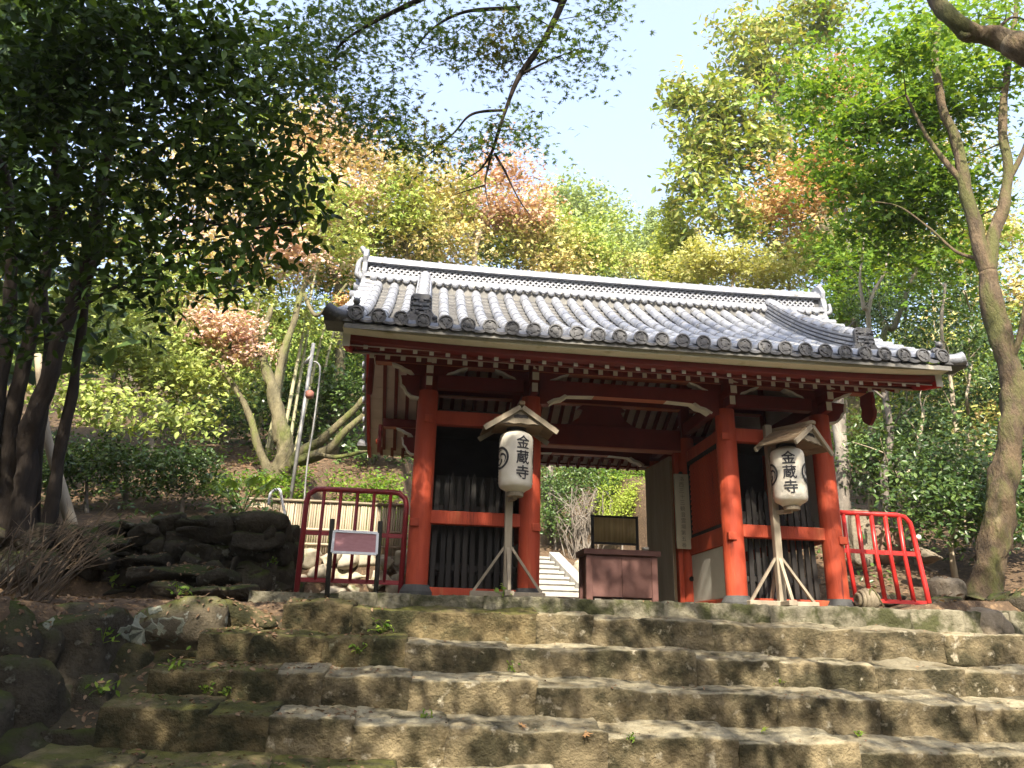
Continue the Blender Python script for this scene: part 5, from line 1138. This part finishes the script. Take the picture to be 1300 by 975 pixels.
for i, (u0, v0, u1, v1) in enumerate(((352,600,404,330),(362,600,398,380),(372,590,416,400),(336,590,372,420),(345,560,380,360),(388,600,424,420),(325,560,350,430))):
    lab = ['tallest pale bamboo stem leaning over the pipe pole','bamboo stem just left of the tallest one','bamboo stem crossing behind the pipe pole','short bamboo stem nearest the mossy trunk','thin bamboo stem between the pink sprays','rightmost bamboo stem beside the roof corner','leftmost bamboo stem, half hidden by leaves'][i]
    y = 8.2+.25*i; a, b = G(u0, v0, y), at(u1, v1, y); b0 = a.copy(); mb = MB(); n = 14; pts = [a.lerp(b, t/n)+Vector((0,0,.25*math.sin(math.pi*t/n))) for t in range(n+1)]
    mb.tube(pts, path_rad(.055,.022,n+1), 8)
    for q in pts[1:-1]: mb.lathe([(.050,-.012),(.058,0),(.050,.012)], 8, c=tuple(q))
    o = mb.build('bamboo_plant', BAMP, None, True, org=a); tag(o, lab, 'bamboo stem', BM)
LG = 'green trees on the left slope'
for els, per, base, leaf, size, lab in (
    ([(150,400,8.5,80,40),(90,440,8,70,40),(200,360,9,70,40),(60,380,8,60,50)], [20,16,16,14], G(140,560,8.5), LF_LIT, .10, 'green tree behind the dark stems at far left'),
    ([(270,360,10.5,60,45),(320,330,10.8,50,40),(250,300,11,60,40),(230,420,10,60,35)], [16,14,14,14], G(280,540,10.5), LF_AUT, .11, 'olive-green tree between the dark evergreen and the pink sprays'),
    ([(180,460,6.2,60,25),(240,480,6.4,50,25),(130,430,6.2,60,25)], [14,12,10], G(190,580,6.3), LF_LIT, .09, 'low spreading green tree above the bright shrub'),
    ([(430,350,11,40,40),(450,420,11.5,40,40),(410,460,11,40,30),(480,300,12,40,30)], [14,14,10,10], G(440,560,11), LF_GRN, .10, 'green tree behind the bamboo stems next to the roof corner'),
    ([(110,300,12,80,60),(200,240,13,90,60),(300,230,13,80,60),(30,300,12,60,80),(330,160,13,50,40)], [18,18,18,14,12], G(180,520,12.5), LF_OLI, .13, 'tall yellow-green tree seen through gaps in the dark evergreen'),
    ([(350,500,10,50,40),(300,520,9.5,60,40),(420,520,10,50,40)], [14,14,14], G(350,600,9.8), LF_SHR, .10, 'dark leafy tree low behind the mossy maple'),
    ([(470,470,11,30,40),(495,560,9,30,20),(430,500,9.5,40,40)], [10,8,10], G(470,590,9.5), LF_SHR, .10, 'dark bush between the roof edge and the bamboo fence')):
    simple('slope_tree', lab, els, per, base, [base+Vector((0,0,.6)), base.lerp(E(*els[0])[0], .55), E(*els[0])[0]], .10, leaf, 130, .68, .26, size*1.2, T_SPRAY, BARKG, LG)
FT = 'trees filling the slope behind the gate'
for els, per, base, leaf, size, lab in (
    ([(330,250,14,70,60),(270,200,14.5,60,60),(390,170,14,50,40)], [18,16,12], G(330,480,14), LF_AUT, .12, 'pale autumn tree far behind the dark evergreen, left of the peach maple'),
    ([(470,330,14,70,40),(430,300,14.5,60,50),(540,330,14,60,35)], [18,16,14], G(480,460,14), LF_AUT, .12, 'pale yellow tree low behind the left end of the ridge'),
    ([(1100,250,17,80,70),(1180,200,18,80,80),(1050,300,17,60,50),(1240,280,17,70,70)], [22,22,16,18], G(1130,480,17), LF_OLI, .14, 'tall olive-green tree high behind the right bank'),
    ([(1150,370,13,80,50),(1080,330,13,60,50),(1230,400,12,70,50)], [20,18,18], G(1140,540,13), LF_GRN, .13, 'green tree filling the gap right of the descending roof ridge'),
    ([(1000,320,16,60,40),(960,350,16,40,25),(1040,330,16,60,40)], [18,8,16], G(1000,460,16), LF_OLI, .14, 'olive tree just over the right half of the ridge'),
    ([(640,300,18,80,40),(560,270,18,70,50),(720,320,18,70,30)], [18,18,14], G(640,460,18), LF_OLI, .14, 'broad olive tree behind the middle of the ridge')):
    simple('slope_tree', lab, els, per, base, [base+Vector((0,0,.8)), base.lerp(E(*els[0])[0], .6), E(*els[0])[0]], .14, leaf, 140, .85, .3, size*1.2, T_SPRAY, BARKG, FT)
simple('bright_shrub', 'sunlit yellow-green shrub with layered leaves left of the mossy maple', [(150,505,3.2,55,12),(215,520,3.3,45,12),(110,520,3,40,12),(250,540,3.4,30,8),(170,540,3.0,60,12),(75,500,3,30,14)], [11,9,7,5,7,5], G(160,640,3.2), P3([(160,610,3.2),(150,560,3.2),(160,520,3.2)]), .05, LF_LIT, 26, .30, .16, .13, T_OVAL, BARKG, None, cat='shrub')
simple('dark_shrub', 'dark rounded shrub under the bright shrub on the left bank', [(235,590,3.0,40,24),(200,600,2.8,35,20),(262,612,2.9,20,14)], [16,12,6], G(232,645,2.9), P3([(232,630,2.9),(235,600,2.9)]), .04, LF_SHR, 90, .25, .6, .075, T_OVAL, BARKG, None, cat='shrub')
simple('dark_shrub', 'second dark shrub at the left edge behind the twiggy bush', [(110,590,2.6,50,30),(60,600,2.4,40,30),(150,580,2.8,40,24)], [14,12,10], G(110,660,2.6), P3([(110,630,2.6),(110,600,2.6)]), .05, LF_SHR, 90, .28, .6, .08, T_OVAL, BARKG, None, cat='shrub')
for u0, v0, u1, v1, y, r, lab in ((58,660,78,560,1.6,.05,'thin pale trunk rising behind the dark leaning stems'),):
    o = MB().tube(smooth_path([G(u0+35,v0,y), at(u0+20,620,y), at(u0,545,y), at(u0-10,450,y)], 5), path_rad(.09,.05,16), 8).build('bare_trunk', BARKP, None, True); tag(o, lab, 'tree trunk')
# palm-like plant on the dry wall
pp = thing('palm_plant', 'small palm-like plant with arching blades on top of the dry-stone wall', 'plant', tuple(at(308, 655, 1.35)))
mb = MB(); c = at(308, 652, 1.35)
for f in range(9):
    a = 2*math.pi*f/9+.3; el = rnd.uniform(.25,1.1); tip = c+Vector((math.cos(a)*.42*math.cos(el), math.sin(a)*.42*math.cos(el), .16+.30*math.sin(el))); mb.tube([c, c.lerp(tip,.6)+Vector((0,0,.03)), tip], .006, 5)
    d = (tip-c).normalized(); sd = d.cross(Vector((0,0,1))).normalized()
    for q in range(13):
        b2 = (q-6)/6*1.25; dr = (d*math.cos(b2)+sd*math.sin(b2)).normalized(); ln = .30*(1-.25*abs(b2)); e1 = tip+dr*ln*.55; e2 = tip+dr*ln+Vector((0,0,-.09)); ws = dr.cross(Vector((0,0,1))).normalized()*.016
        mb.add([tip, e1-ws, e2, e1+ws], [(0,1,2,3)])
mb.build('fronds', LF_LIT if False else leafmat('palm_leaf', [(.16,.28,.05),(.26,.38,.08)], .35, .4, .4), pp, kind='stuff')
# twiggy bush, far left
tb = thing('twiggy_bush', 'bare twiggy bush in front of the dry-stone wall at the left edge', 'bush', tuple(at(30, 740, -.8)))
mb = MB()
for k in range(46):
    u = rnd.uniform(-30,70); p0 = at(u, 742, -.8+rnd.uniform(-.4,.5)); p0.z = hz(p0.x,p0.y)-.03
    d = Vector((rnd.gauss(.25,.4), rnd.gauss(0,.3), 1)).normalized(); ln = rnd.uniform(.5,1.3); p2 = p0+d*ln+Vector((rnd.uniform(0,.4),0,-.05)); mid = p0.lerp(p2,.5)+Vector((rnd.gauss(0,.06),rnd.gauss(0,.06),.06))
    mb.tube(smooth_path([p0,mid,p2],3), path_rad(.010,.003,7), 5, cap=False)
    for _ in range(3):
        q = mid.lerp(p2, rnd.random()); mb.tube([q, q+Vector((rnd.gauss(.1,.15),rnd.gauss(0,.12),rnd.uniform(.02,.22)))], [.004,.002], 4, cap=False)
mb.build('twigs', mat('dry_twig', (.14,.10,.065), (.07,.052,.035), 8), tb, kind='stuff')

# seen through the gate
simple('dark_shrub', 'dark leafy bush seen through the gate beside the left inner post', [(705,620,12.6,28,26),(700,655,12.4,22,20),(735,605,13,30,18)], [16,12,12], G(705,690,12.6), P3([(705,660,12.6),(710,625,12.6)]), .06, LF_SHR, 90, .42, .6, .11, T_OVAL, BARKG, None, cat='shrub')
simple('green_shrub', 'mid-green bush seen high in the gateway under the rear eave', [(770,605,14,34,16),(810,600,14,26,16),(745,590,14.5,40,16)], [14,12,14], G(775,660,14), P3([(775,640,14),(775,610,14)]), .06, LF_GRN, 90, .45, .6, .11, T_OVAL, BARKG, None, cat='shrub')
simple('lime_shrub', 'lime-green bush glowing above the bamboo screen in the gateway', [(788,642,12,22,14),(805,628,12.2,18,14),(775,655,11.8,16,9),(820,650,12,14,18)], [14,10,7,8], G(790,690,12), P3([(790,670,12),(790,645,12)]), .04, LF_LIME, 90, .32, .6, .085, T_OVAL, BARKG, None, cat='shrub')
db = thing('dry_bush', 'dry tangled brown bush in the middle of the gateway behind the stairs', 'bush', tuple(G(740,680,11.9)))
mb = MB()
for k in range(70):
    p0 = at(rnd.gauss(738,10), 690, 11.9+rnd.uniform(-.3,.3)); p0.z = hz(p0.x, p0.y); p2 = at(rnd.gauss(738,16), rnd.uniform(618,670), 11.9+rnd.uniform(-.5,.5)); mid = p0.lerp(p2,.5)+Vector((rnd.gauss(0,.18),rnd.gauss(0,.15),.15))
    mb.tube(smooth_path([p0,mid,p2,p2+Vector((rnd.gauss(0,.3),0,-rnd.uniform(.05,.35)))],3), path_rad(.018,.006,10), 4, cap=False)
mb.build('twigs', BARKG, db, kind='stuff')

# right bank undergrowth
UG = 'undergrowth on the right bank'
for els, per, base, leaf, size, lab in (
    ([(1150,430,6.5,50,50),(1110,380,7,45,40),(1180,480,6,45,45)], [18,14,16], G(1150,640,6.5), LF_SHR, .085, 'tall leafy bush right of the gate roof end'),
    ([(1230,420,5,55,60),(1210,350,5.5,60,40),(1260,500,4.5,50,50)], [18,14,16], G(1220,620,5), LF_SHR, .085, 'dark leafy tree behind the big right trunk, high'),
    ([(1140,570,4.0,40,45),(1180,540,4.2,45,40),(1110,600,4.5,30,40)], [16,16,12], G(1150,690,4), LF_SHR, .08, 'glossy bush above the red barrier'),
    ([(1210,600,2.2,45,40),(1190,640,1.8,40,30),(1235,650,1.6,35,25),(1180,590,2.4,40,40)], [18,16,12,14], G(1210,720,2), LF_SHR, .075, 'glossy dark green bush just left of the big right trunk'),
    ([(1300,560,2.6,40,60),(1290,640,2.2,40,40),(1310,470,3,40,50)], [18,14,14], G(1310,700,2.5), LF_SHR, .08, 'bush at the right edge behind the big trunk'),
    ([(1060,390,9,40,30),(1090,350,9,45,40),(1120,310,9.5,50,30)], [14,16,14], G(1085,600,9), LF_GRN, .10, 'green tree just behind the right descending roof ridge'),
    ([(1180,320,10,60,40),(1240,300,10,60,40),(1130,290,11,50,35),(1290,380,9,50,60)], [16,16,14,14], G(1190,560,10), LF_OLI, .11, 'olive tree deep behind the right bank'),
    ([(1090,540,8,40,50),(1140,500,9,50,50),(1190,450,9,60,60),(1250,520,8,60,60)], [14,16,16,16], G(1150,650,8.5), LF_OLI, .10, 'lit yellow-green thicket deep behind the red barrier')):
    simple('bank_tree', lab, els, per, base, [base+Vector((0,0,.5)), base.lerp(E(*els[0])[0], .6), E(*els[0])[0]], .06, leaf, 95, .50, .4, size*1.4, T_OVAL if size < .09 else T_SPRAY, BARKP, UG, br=.012)
tk = 'bare trunks behind the right bank'
for pts, r0, r1, m, lab in (
    ([G(1074,705,4.6)]+P3([(1072,650,4.6),(1070,600,4.6),(1066,550,4.6),(1064,500,4.6),(1060,430,4.7)]), .16, .12, BARKG, 'thick grey trunk close behind the right corner post'),
    ([G(1127,690,3.8)]+P3([(1126,640,3.8),(1122,600,3.8),(1130,560,3.8),(1124,500,3.9),(1112,430,4.2)]), .085, .05, BARKG, 'slim wavy trunk seen above the red barrier'),
    ([G(1143,700,3.4)]+P3([(1142,655,3.4),(1150,610,3.5),(1166,570,3.6),(1172,520,3.8)]), .075, .03, BARKP, 'pale thin trunk behind the right end of the red barrier'),
    ([G(1165,705,3.0)]+P3([(1158,670,3.0),(1150,640,3.0),(1140,600,3.2)]), .07, .03, BARKP, 'short pale leaning stem beside the barrier corner'),
    ([G(1098,620,5.2)]+P3([(1105,445,5.2),(1102,400,5.2),(1108,372,5.3),(1122,345,5.4),(1130,310,5.8)]), .10, .03, BARKP, 'white forked stem rising behind the right roof corner'),
    ([G(1104,620,5.0)]+P3([(1104,420,5.0),(1096,390,5.0),(1092,350,5.2),(1098,300,5.4)]), .10, .03, BARKP, 'pale stem leaning left just behind the carved roof tile'),
    ([G(1130,620,4.6)]+P3([(1120,440,4.6),(1135,415,4.6),(1146,385,4.7),(1160,350,4.9),(1180,320,5.1)]), .13, .04, BARKM, 'mossy slanting stem above the right roof corner'),
    ([G(1205,640,4.0)]+P3([(1215,560,4.0),(1205,480,4.0),(1195,420,4.1),(1200,360,4.4)]), .05, .03, BARKP, 'thin pale stem left of the big right trunk'),
    ([G(1240,640,5.5)]+P3([(1236,560,5.5),(1228,500,3.9),(1240,430,5.8),(1225,370,4.0)]), .05, .03, BARKP, 'thin stem right behind the big right trunk')):
    p = smooth_path(pts, 7, .03); kk = .62 if pts[0].y > 4.4 and r0 < .14 else 1
    mbt = MB().tube(p, path_rad(r0*kk, r1*kk, len(p)), 12, rough=.2)
    for _ in range(5):     # side twigs
        q = p[rnd.randrange(len(p)//3, len(p))]; e = q+Vector((rnd.gauss(0,.4), rnd.gauss(0,.3), rnd.uniform(.25,.8))); mbt.tube(smooth_path([q, q.lerp(e,.5)+Vector((rnd.gauss(0,.06),0,.05)), e],3), path_rad(r1*kk*.6, .005, 7), 6)
    o = mbt.build('bare_trunk', m, None, True, org=pts[0]); tag(o, lab, 'tree trunk', tk)

# ---- far wood on the hillsides: one mass
cl = []
for _ in range(2400):
    x = rng.uniform(-75, 75); y = 11+64*rng.random()**1.5
    if abs(x) > 12+y*.95: continue
    if -6 < x < 7 and y < 17: continue
    cl.append(Vector((x, y, hz(x, y)+rng.uniform(.2, 3.8))))
P, nr = leaves_from(cl, 150, 1.4, .8, .6)
wood = put('far_wood', leaf_mesh('far_wood', P, rng.uniform(.6,1.3,size=len(P))*(.05+.0085*P[:,1]), nr, T_QUAD, leafmat('hill_wood_leaf', [(.10,.17,.03),(.16,.25,.04),(.24,.32,.06),(.30,.32,.07)], .3, .6, .2)))
tag(wood, 'mass of mixed green trees on the hillside behind everything', kind='stuff')

# ---- tall trees behind the viewpoint: they shade the left foreground and dapple the steps
def up_sun(p, s): return Vector(p)+SDIR*s
sh = []
def shade(p, s, n, r): sh.extend([(up_sun(p, s)+Vector((rnd.gauss(0,r),rnd.gauss(0,r),rnd.gauss(0,r*.6)))) for _ in range(n)])
SHADE_START = len(sh)
for u, v, y, s, n, r in (
    (100,200,-3,8,44,1.1),(220,180,-3,8,24,.9),(40,450,-1.6,9,40,.9),(300,280,-3.2,8,10,.6),      # left evergreen
    (40,500,.8,11,40,1.0),(100,400,.5,11,20,.7),(60,850,-2.2,11,34,.9),(180,830,-1.4,12,16,.7),(0,700,-1.0,12,26,.9),                                # flank wall and terrace
    (215,705,.8,12.5,20,.6),(200,640,2.6,12,12,.8),(390,600,5.5,13,8,.7),(470,600,5.5,13,5,.5),(120,640,2.2,12,12,.8),(575,740,0,13,10,.3),(665,700,0,13,5,.25),(150,930,-2.8,11,14,.6),(260,950,-2.8,11,10,.5),(60,940,-2.5,11,10,.6),(330,700,.9,12.5,10,.45),                                                    # dry wall
    (200,940,-2.8,11,16,.7),(330,900,-2.2,12,6,.4),                                                       # left ends of the steps
    (440,700,0,13,10,.45),(575,690,0,13,16,.42),(560,560,0,13,16,.42),(535,470,-.5,13,6,.3),(650,620,-.4,13,6,.25),  # left bay
    (900,440,-1.3,12.5,5,.3),(1010,440,-1.3,12.5,5,.3),(900,405,0,12.5,6,.35),(480,395,-1.2,12.5,10,.35),(440,410,-1.4,12.5,6,.3),                                                     # left roof corner
    (580,40,-4.5,6,14,.6),(380,60,-4.2,6.5,12,.6),(690,80,-4.6,6,9,.5),                                 # overhead maple
    (960,400,-.5,13,10,.5),(1050,420,0,13,8,.5),                                                           # right roof in part
    (800,740,1,14,4,.3),(1255,700,.5,14,8,.4),(1200,740,.5,14,6,.4),(1290,450,.5,13,6,.5)):
    shade(at(u, v, y), s, n, r)
for k in range(40):     # broken shade on the roof
    u = rnd.triangular(560, 1180, 1050); v = rnd.uniform(345, 440)+(u-480)*.05; shade(at(u, v, -1.3+(440-v)/95*2.4), rnd.uniform(11, 15), 1, .1)
for u, v, y in ((770,720,1.0),(800,745,1.0),(820,700,1.0),(880,640,1.2),(905,700,.6),(940,700,0),(930,660,0),(1060,690,0),(1050,740,0),(1120,720,0),(990,700,0),(1000,600,-.4)): shade(at(u, v, y), 13, 1, .1)
for k in range(52):     # dappled gaps over the steps
    u = rnd.uniform(280, 1320); v = rnd.uniform(770, 985); y = -.6-(v-770)/205*2.4
    shade(at(u, v, y), rnd.uniform(8, 12), 2, .22)
BGT = [(-16.5,-9,13,5,'tall tree left of the viewpoint, outside the view'),(-10,-12,11,5,'tall tree behind the viewpoint at far left'),(-5,-18,8,4.5,'leafy tree behind the viewpoint, left of the middle'),(2,-19,8.5,4.5,'leafy tree behind the viewpoint, near the middle'),
       (8,-16,9,5,'leafy tree behind the viewpoint, right of the middle'),(15,-10,13,5,'tall tree right of the viewpoint, outside the view'),(17,-4,13,4.5,'tall tree on the right bank, outside the view'),(-13,2,12,5,'tall tree on the left bank, outside the view')]
for x, y, h_, r_, lab in BGT:
    b = Vector((x, y, hz(x,y)-.1)); c = Vector((x, y, hz(x,y)+h_*.55)); cl = clumps_in([(c, Vector((r_, r_*.8, h_*.5)))], [170], .3)
    tree('shade_tree', lab, 'tree', [([b, b.lerp(c,.5)+Vector((.2,.1,0)), c, c+Vector((0,0,h_*.3))], .25, .06)], cl, [(cl, 55, .9, .7, .5, .42, T_QUAD, LF_SHADE)], BARKB, 'shade trees behind the viewpoint', 14, .05)
tr = []
for i, (x, y, lab) in enumerate(((-7.5,-14,'tall shade tree behind the viewpoint on the left'),(-1.0,-17,'tall shade tree straight behind the viewpoint'),(5.5,-15,'tall shade tree behind the viewpoint on the right'))):
    mine = [c for c in sh if min(range(3), key=lambda j: abs(c.x-(-5.5,-1.5,3.5)[j])) == i]
    if not mine: continue
    top = sum(mine, Vector())/len(mine)
    b = Vector((x, y, hz(x, y)-.1))
    tree('shade_tree', lab, 'tree', [([b, b+Vector((.2,.3,3)), b.lerp(top,.5)+Vector((0,0,1.5)), top+Vector((0,-.5,0))], .28, .08)], mine, [(mine, 60, .30, .5, .9, .12, T_OVAL, LF_SHADE)], BARKB, 'shade trees behind the viewpoint', 60, .03)

# ------------------------------------------------------------------ fallen leaves, weeds, ferns
bpy.context.view_layer.update(); dg = bpy.context.evaluated_depsgraph_get()
LIT = []
def drop(x, y, z0=3.0):
    h = bpy.context.scene.ray_cast(dg, Vector((x, y, z0)), Vector((0,0,-1)))
    return h
OKN = ('ground','step_stone','curb_stone','stone','stair_block','rock','platform_floor')
def litter(n, fx, z0, smin=.03, smax=.075):
    k = 0
    for _ in range(n*3):
        if k >= n: break
        x, y = fx()
        h = drop(x, y, z0)
        if h[0] and h[2].z > .45 and h[4].name.split('.')[0] in OKN: LIT.append((h[1]+h[2]*.008, h[2], rnd.uniform(smin, smax))); k += 1
litter(650, lambda: (rnd.uniform(-5.6,6.2), rnd.choice((-1.05,-1.58,-2.15,-2.72,-3.3,-.55))-rnd.uniform(-.0,.30)+.22), .3, .02, .045)
litter(500, lambda: (rnd.uniform(-5.0,-3.0), rnd.uniform(-3.2,-.6)), .4, .03, .07)
litter(2600, lambda: (rnd.uniform(-8.5,-4.0), rnd.uniform(-2.2,.9)), .7, .03, .075)
litter(2600, lambda: (rnd.uniform(-8.5,-3.0), rnd.uniform(3.6,9)), 4.5, .05, .12)
litter(2600, lambda: (rnd.uniform(3.4,9), rnd.uniform(-.5,7)), 4, .05, .11)
P = np.array([tuple(a[0]) for a in LIT]); Nn = np.array([tuple(a[1]) for a in LIT]) + rng.normal(size=(len(LIT),3))*.28; S = np.array([a[2] for a in LIT])
fl = put('fallen_leaves', leaf_mesh('fallen_leaves', P, S, Nn, T_OVAL, LF_DEAD)); tag(fl, 'dry brown leaves scattered over steps, terrace and banks', kind='stuff')
ob_ = [(662,925,'curled orange leaf on the lowest lit tread left of centre'),(742,936,'reddish leaf lying right of the orange one on the lowest tread'),(352,905,'brown curled leaf on the mossy left tread'),(218,836,'orange leaf at the foot of the lichen-covered boulder'),(968,930,'small yellow leaf on the lowest tread right of centre')]
for u, v, lab in ob_:
    d = (at(u, v, -2)-CAMP).normalized(); h = bpy.context.scene.ray_cast(dg, CAMP+d*3, d)
    if not h[0]: continue
    m_ = bpy.data.meshes.new('fallen_leaf'); tv = T_MAPLE[0].copy(); tv[:,2] += .35*(tv[:,0]**2+tv[:,1]**2); m_.from_pydata([tuple(p) for p in tv], [], T_MAPLE[1])
    m_.materials.append(LF_ORG if 'orange' in lab or 'red' in lab else (LF_LIME if 'yellow' in lab else LF_DEAD))
    o = put('fallen_leaf', m_, None, tuple(h[1]+Vector((0,-.01,.025))), (.5, rnd.uniform(-.3,.3), rnd.uniform(0,6))); q = .13; o.scale = (q,q,q); tag(o, lab, 'fallen leaf', 'single leaves on the steps')
wd = [(485,803,.14,'weed sprig in the joint under the top left step'),(640,755,.12,'grass tuft at the foot of the left lantern stand'),(650,850,.07,'tiny weed at the second riser joint'),(455,830,.10,'low weed where the second step meets the first'),(290,882,.10,'clover patch on the mossy left riser'),(262,880,.09,'small leafy weed left of the clover patch'),
      (540,912,.08,'weed in the third tread left of centre'),(222,850,.12,'fern-like weed at the end of the second step'),(150,745,.26,'broad-leaved green seedling on the left terrace'),(225,755,.14,'small seedling beside the side steps'),(345,715,.12,'fern on the end of the dry-stone wall'),(800,940,.06,'tiny weed on the lowest tread right of centre'),(1090,935,.07,'weed at a joint of the lowest right step'),(990,868,.06,'weed on the second riser at right'),(130,815,.16,'trailing weed hanging on the boulder wall'),(125,880,.14,'second trailing weed lower on the boulder wall')]
for u, v, sz, lab in wd:
    d = (at(u, v, -1)-CAMP).normalized(); h = bpy.context.scene.ray_cast(dg, CAMP+d*3, d)
    if not h[0]: continue
    p = h[1]; t = thing('weed', lab, 'weed', tuple(p), 'weeds among the stones'); n = 16
    Pn = np.array([tuple(Vector((rnd.gauss(0,sz*.45), rnd.gauss(-.02,sz*.2), abs(rnd.gauss(sz*.45,sz*.3))))) for _ in range(n)])
    put('leaves', leaf_mesh('leaves', Pn, np.full(n, sz*.5)*rng.uniform(.6,1.2,size=n), rng.normal(size=(n,3))*.5+np.array([0,-.5,.9]), T_OVAL, LF_GRN), t, tuple(p), kind='stuff')
    mb = MB()
    for q in Pn[::2]: mb.tube([Vector((0,.01,-.01)), Vector(tuple(q))*.5+Vector((0,0,.01)), Vector(tuple(q))], .003, 4, cap=False)
    put('stems', mb.mesh('stems', LF_GRN), t, tuple(p))
# ferns and low plants on the soil banks
# pale lichen rosettes on the boulder at the end of the steps
for u, v, r in ((183,800,20),(161,803,10),(217,797,17),(196,772,9),(60,790,9)):
    ring = []; n = 18
    for j in range(n):
        a = 2*math.pi*j/n; q = r*(1+.18*math.sin(3*a+u)+.10*math.sin(7*a+v)); d = (at(u+q*math.cos(a), v+q*.95*math.sin(a), -1.4)-CAMP).normalized()
        h = bpy.context.scene.ray_cast(dg, CAMP+d*2.5, d)
        if h[0] and h[4].name.startswith('stone'): ring.append((h[1], h[2]))
    if len(ring) < 10: continue
    cs = sum((p for p, _ in ring), Vector())/len(ring); nn = sum((q for _, q in ring), Vector()).normalized(); mb = MB(); k = len(ring)
    mb.add([p+nn*.001 for p, _ in ring]+[p.lerp(cs,.08)+nn*.010 for p, _ in ring]+[p.lerp(cs,.55)+nn*.014 for p, _ in ring]+[cs+nn*.016],
           [(i,(i+1)%k,k+(i+1)%k,k+i) for i in range(k)]+[(k+i,k+(i+1)%k,2*k+(i+1)%k,2*k+i) for i in range(k)]+[(2*k+i,2*k+(i+1)%k,3*k) for i in range(k)])
    mb.build('lichen_patch', LICHP, fw)
def low_plants(n, fx, z0, m, lab, sz=.22, leaf=.10, k=20):
    Ps = []
    for _ in range(n):
        x, y = fx(); h = drop(x, y, z0)
        if h[0] and h[4].name.startswith('ground'):
            for _ in range(k): Ps.append((h[1].x+rnd.gauss(0,sz*.6), h[1].y+rnd.gauss(0,sz*.6), h[1].z+abs(rnd.gauss(sz*.5,sz*.35))))
    Ps = np.array(Ps); o = put('ground_cover', leaf_mesh('ground_cover', Ps, rng.uniform(.6,1.2,size=len(Ps))*leaf, rng.normal(size=(len(Ps),3))*.6+np.array([0,-.3,.9]), T_OVAL, m)); tag(o, lab, kind='stuff')
low_plants(260, lambda: (rnd.uniform(-6.5,-2.6), rnd.uniform(4.2,8.5)), 9, LF_GRN, 'fresh green ferns dotted over the soil slope behind the bamboo fence', .22, .10, 26)
low_plants(220, lambda: (rnd.uniform(-11,-2.6), rnd.uniform(4.4,13)), 9, LF_GRN, 'low green plants dotted over the left slope', .25, .10, 26)
low_plants(160, lambda: (rnd.uniform(-12,-5), rnd.uniform(1.8,10)), 9, LF_SHR, 'dark low plants on the shaded left bank', .28, .11, 26)
low_plants(150, lambda: (rnd.uniform(4.0,12), rnd.uniform(1.2,12)), 9, LF_SHR, 'dark low plants on the right bank', .26, .10, 26)
low_plants(120, lambda: (rnd.uniform(-3,7), rnd.uniform(12,20)), 12, LF_GRN, 'low green plants on the slope behind the stairs', .35, .075, 60)

# ------------------------------------------------------------------ thin sunlit haze
hm = bpy.data.materials.new('haze'); hm.use_nodes = True; hn = hm.node_tree; hn.nodes.remove(hn.nodes['Principled BSDF'])
pv = hn.nodes.new('ShaderNodeVolumePrincipled'); pv.inputs['Color'].default_value = (.95,.96,1,1); pv.inputs['Density'].default_value = .0005; pv.inputs['Anisotropy'].default_value = .2
hn.links.new(pv.outputs[0], hn.nodes['Material Output'].inputs['Volume'])
hb = MB().box(-125, 125, -65, 165, -6, 48).build('haze', hm); tag(hb, kind='stuff')
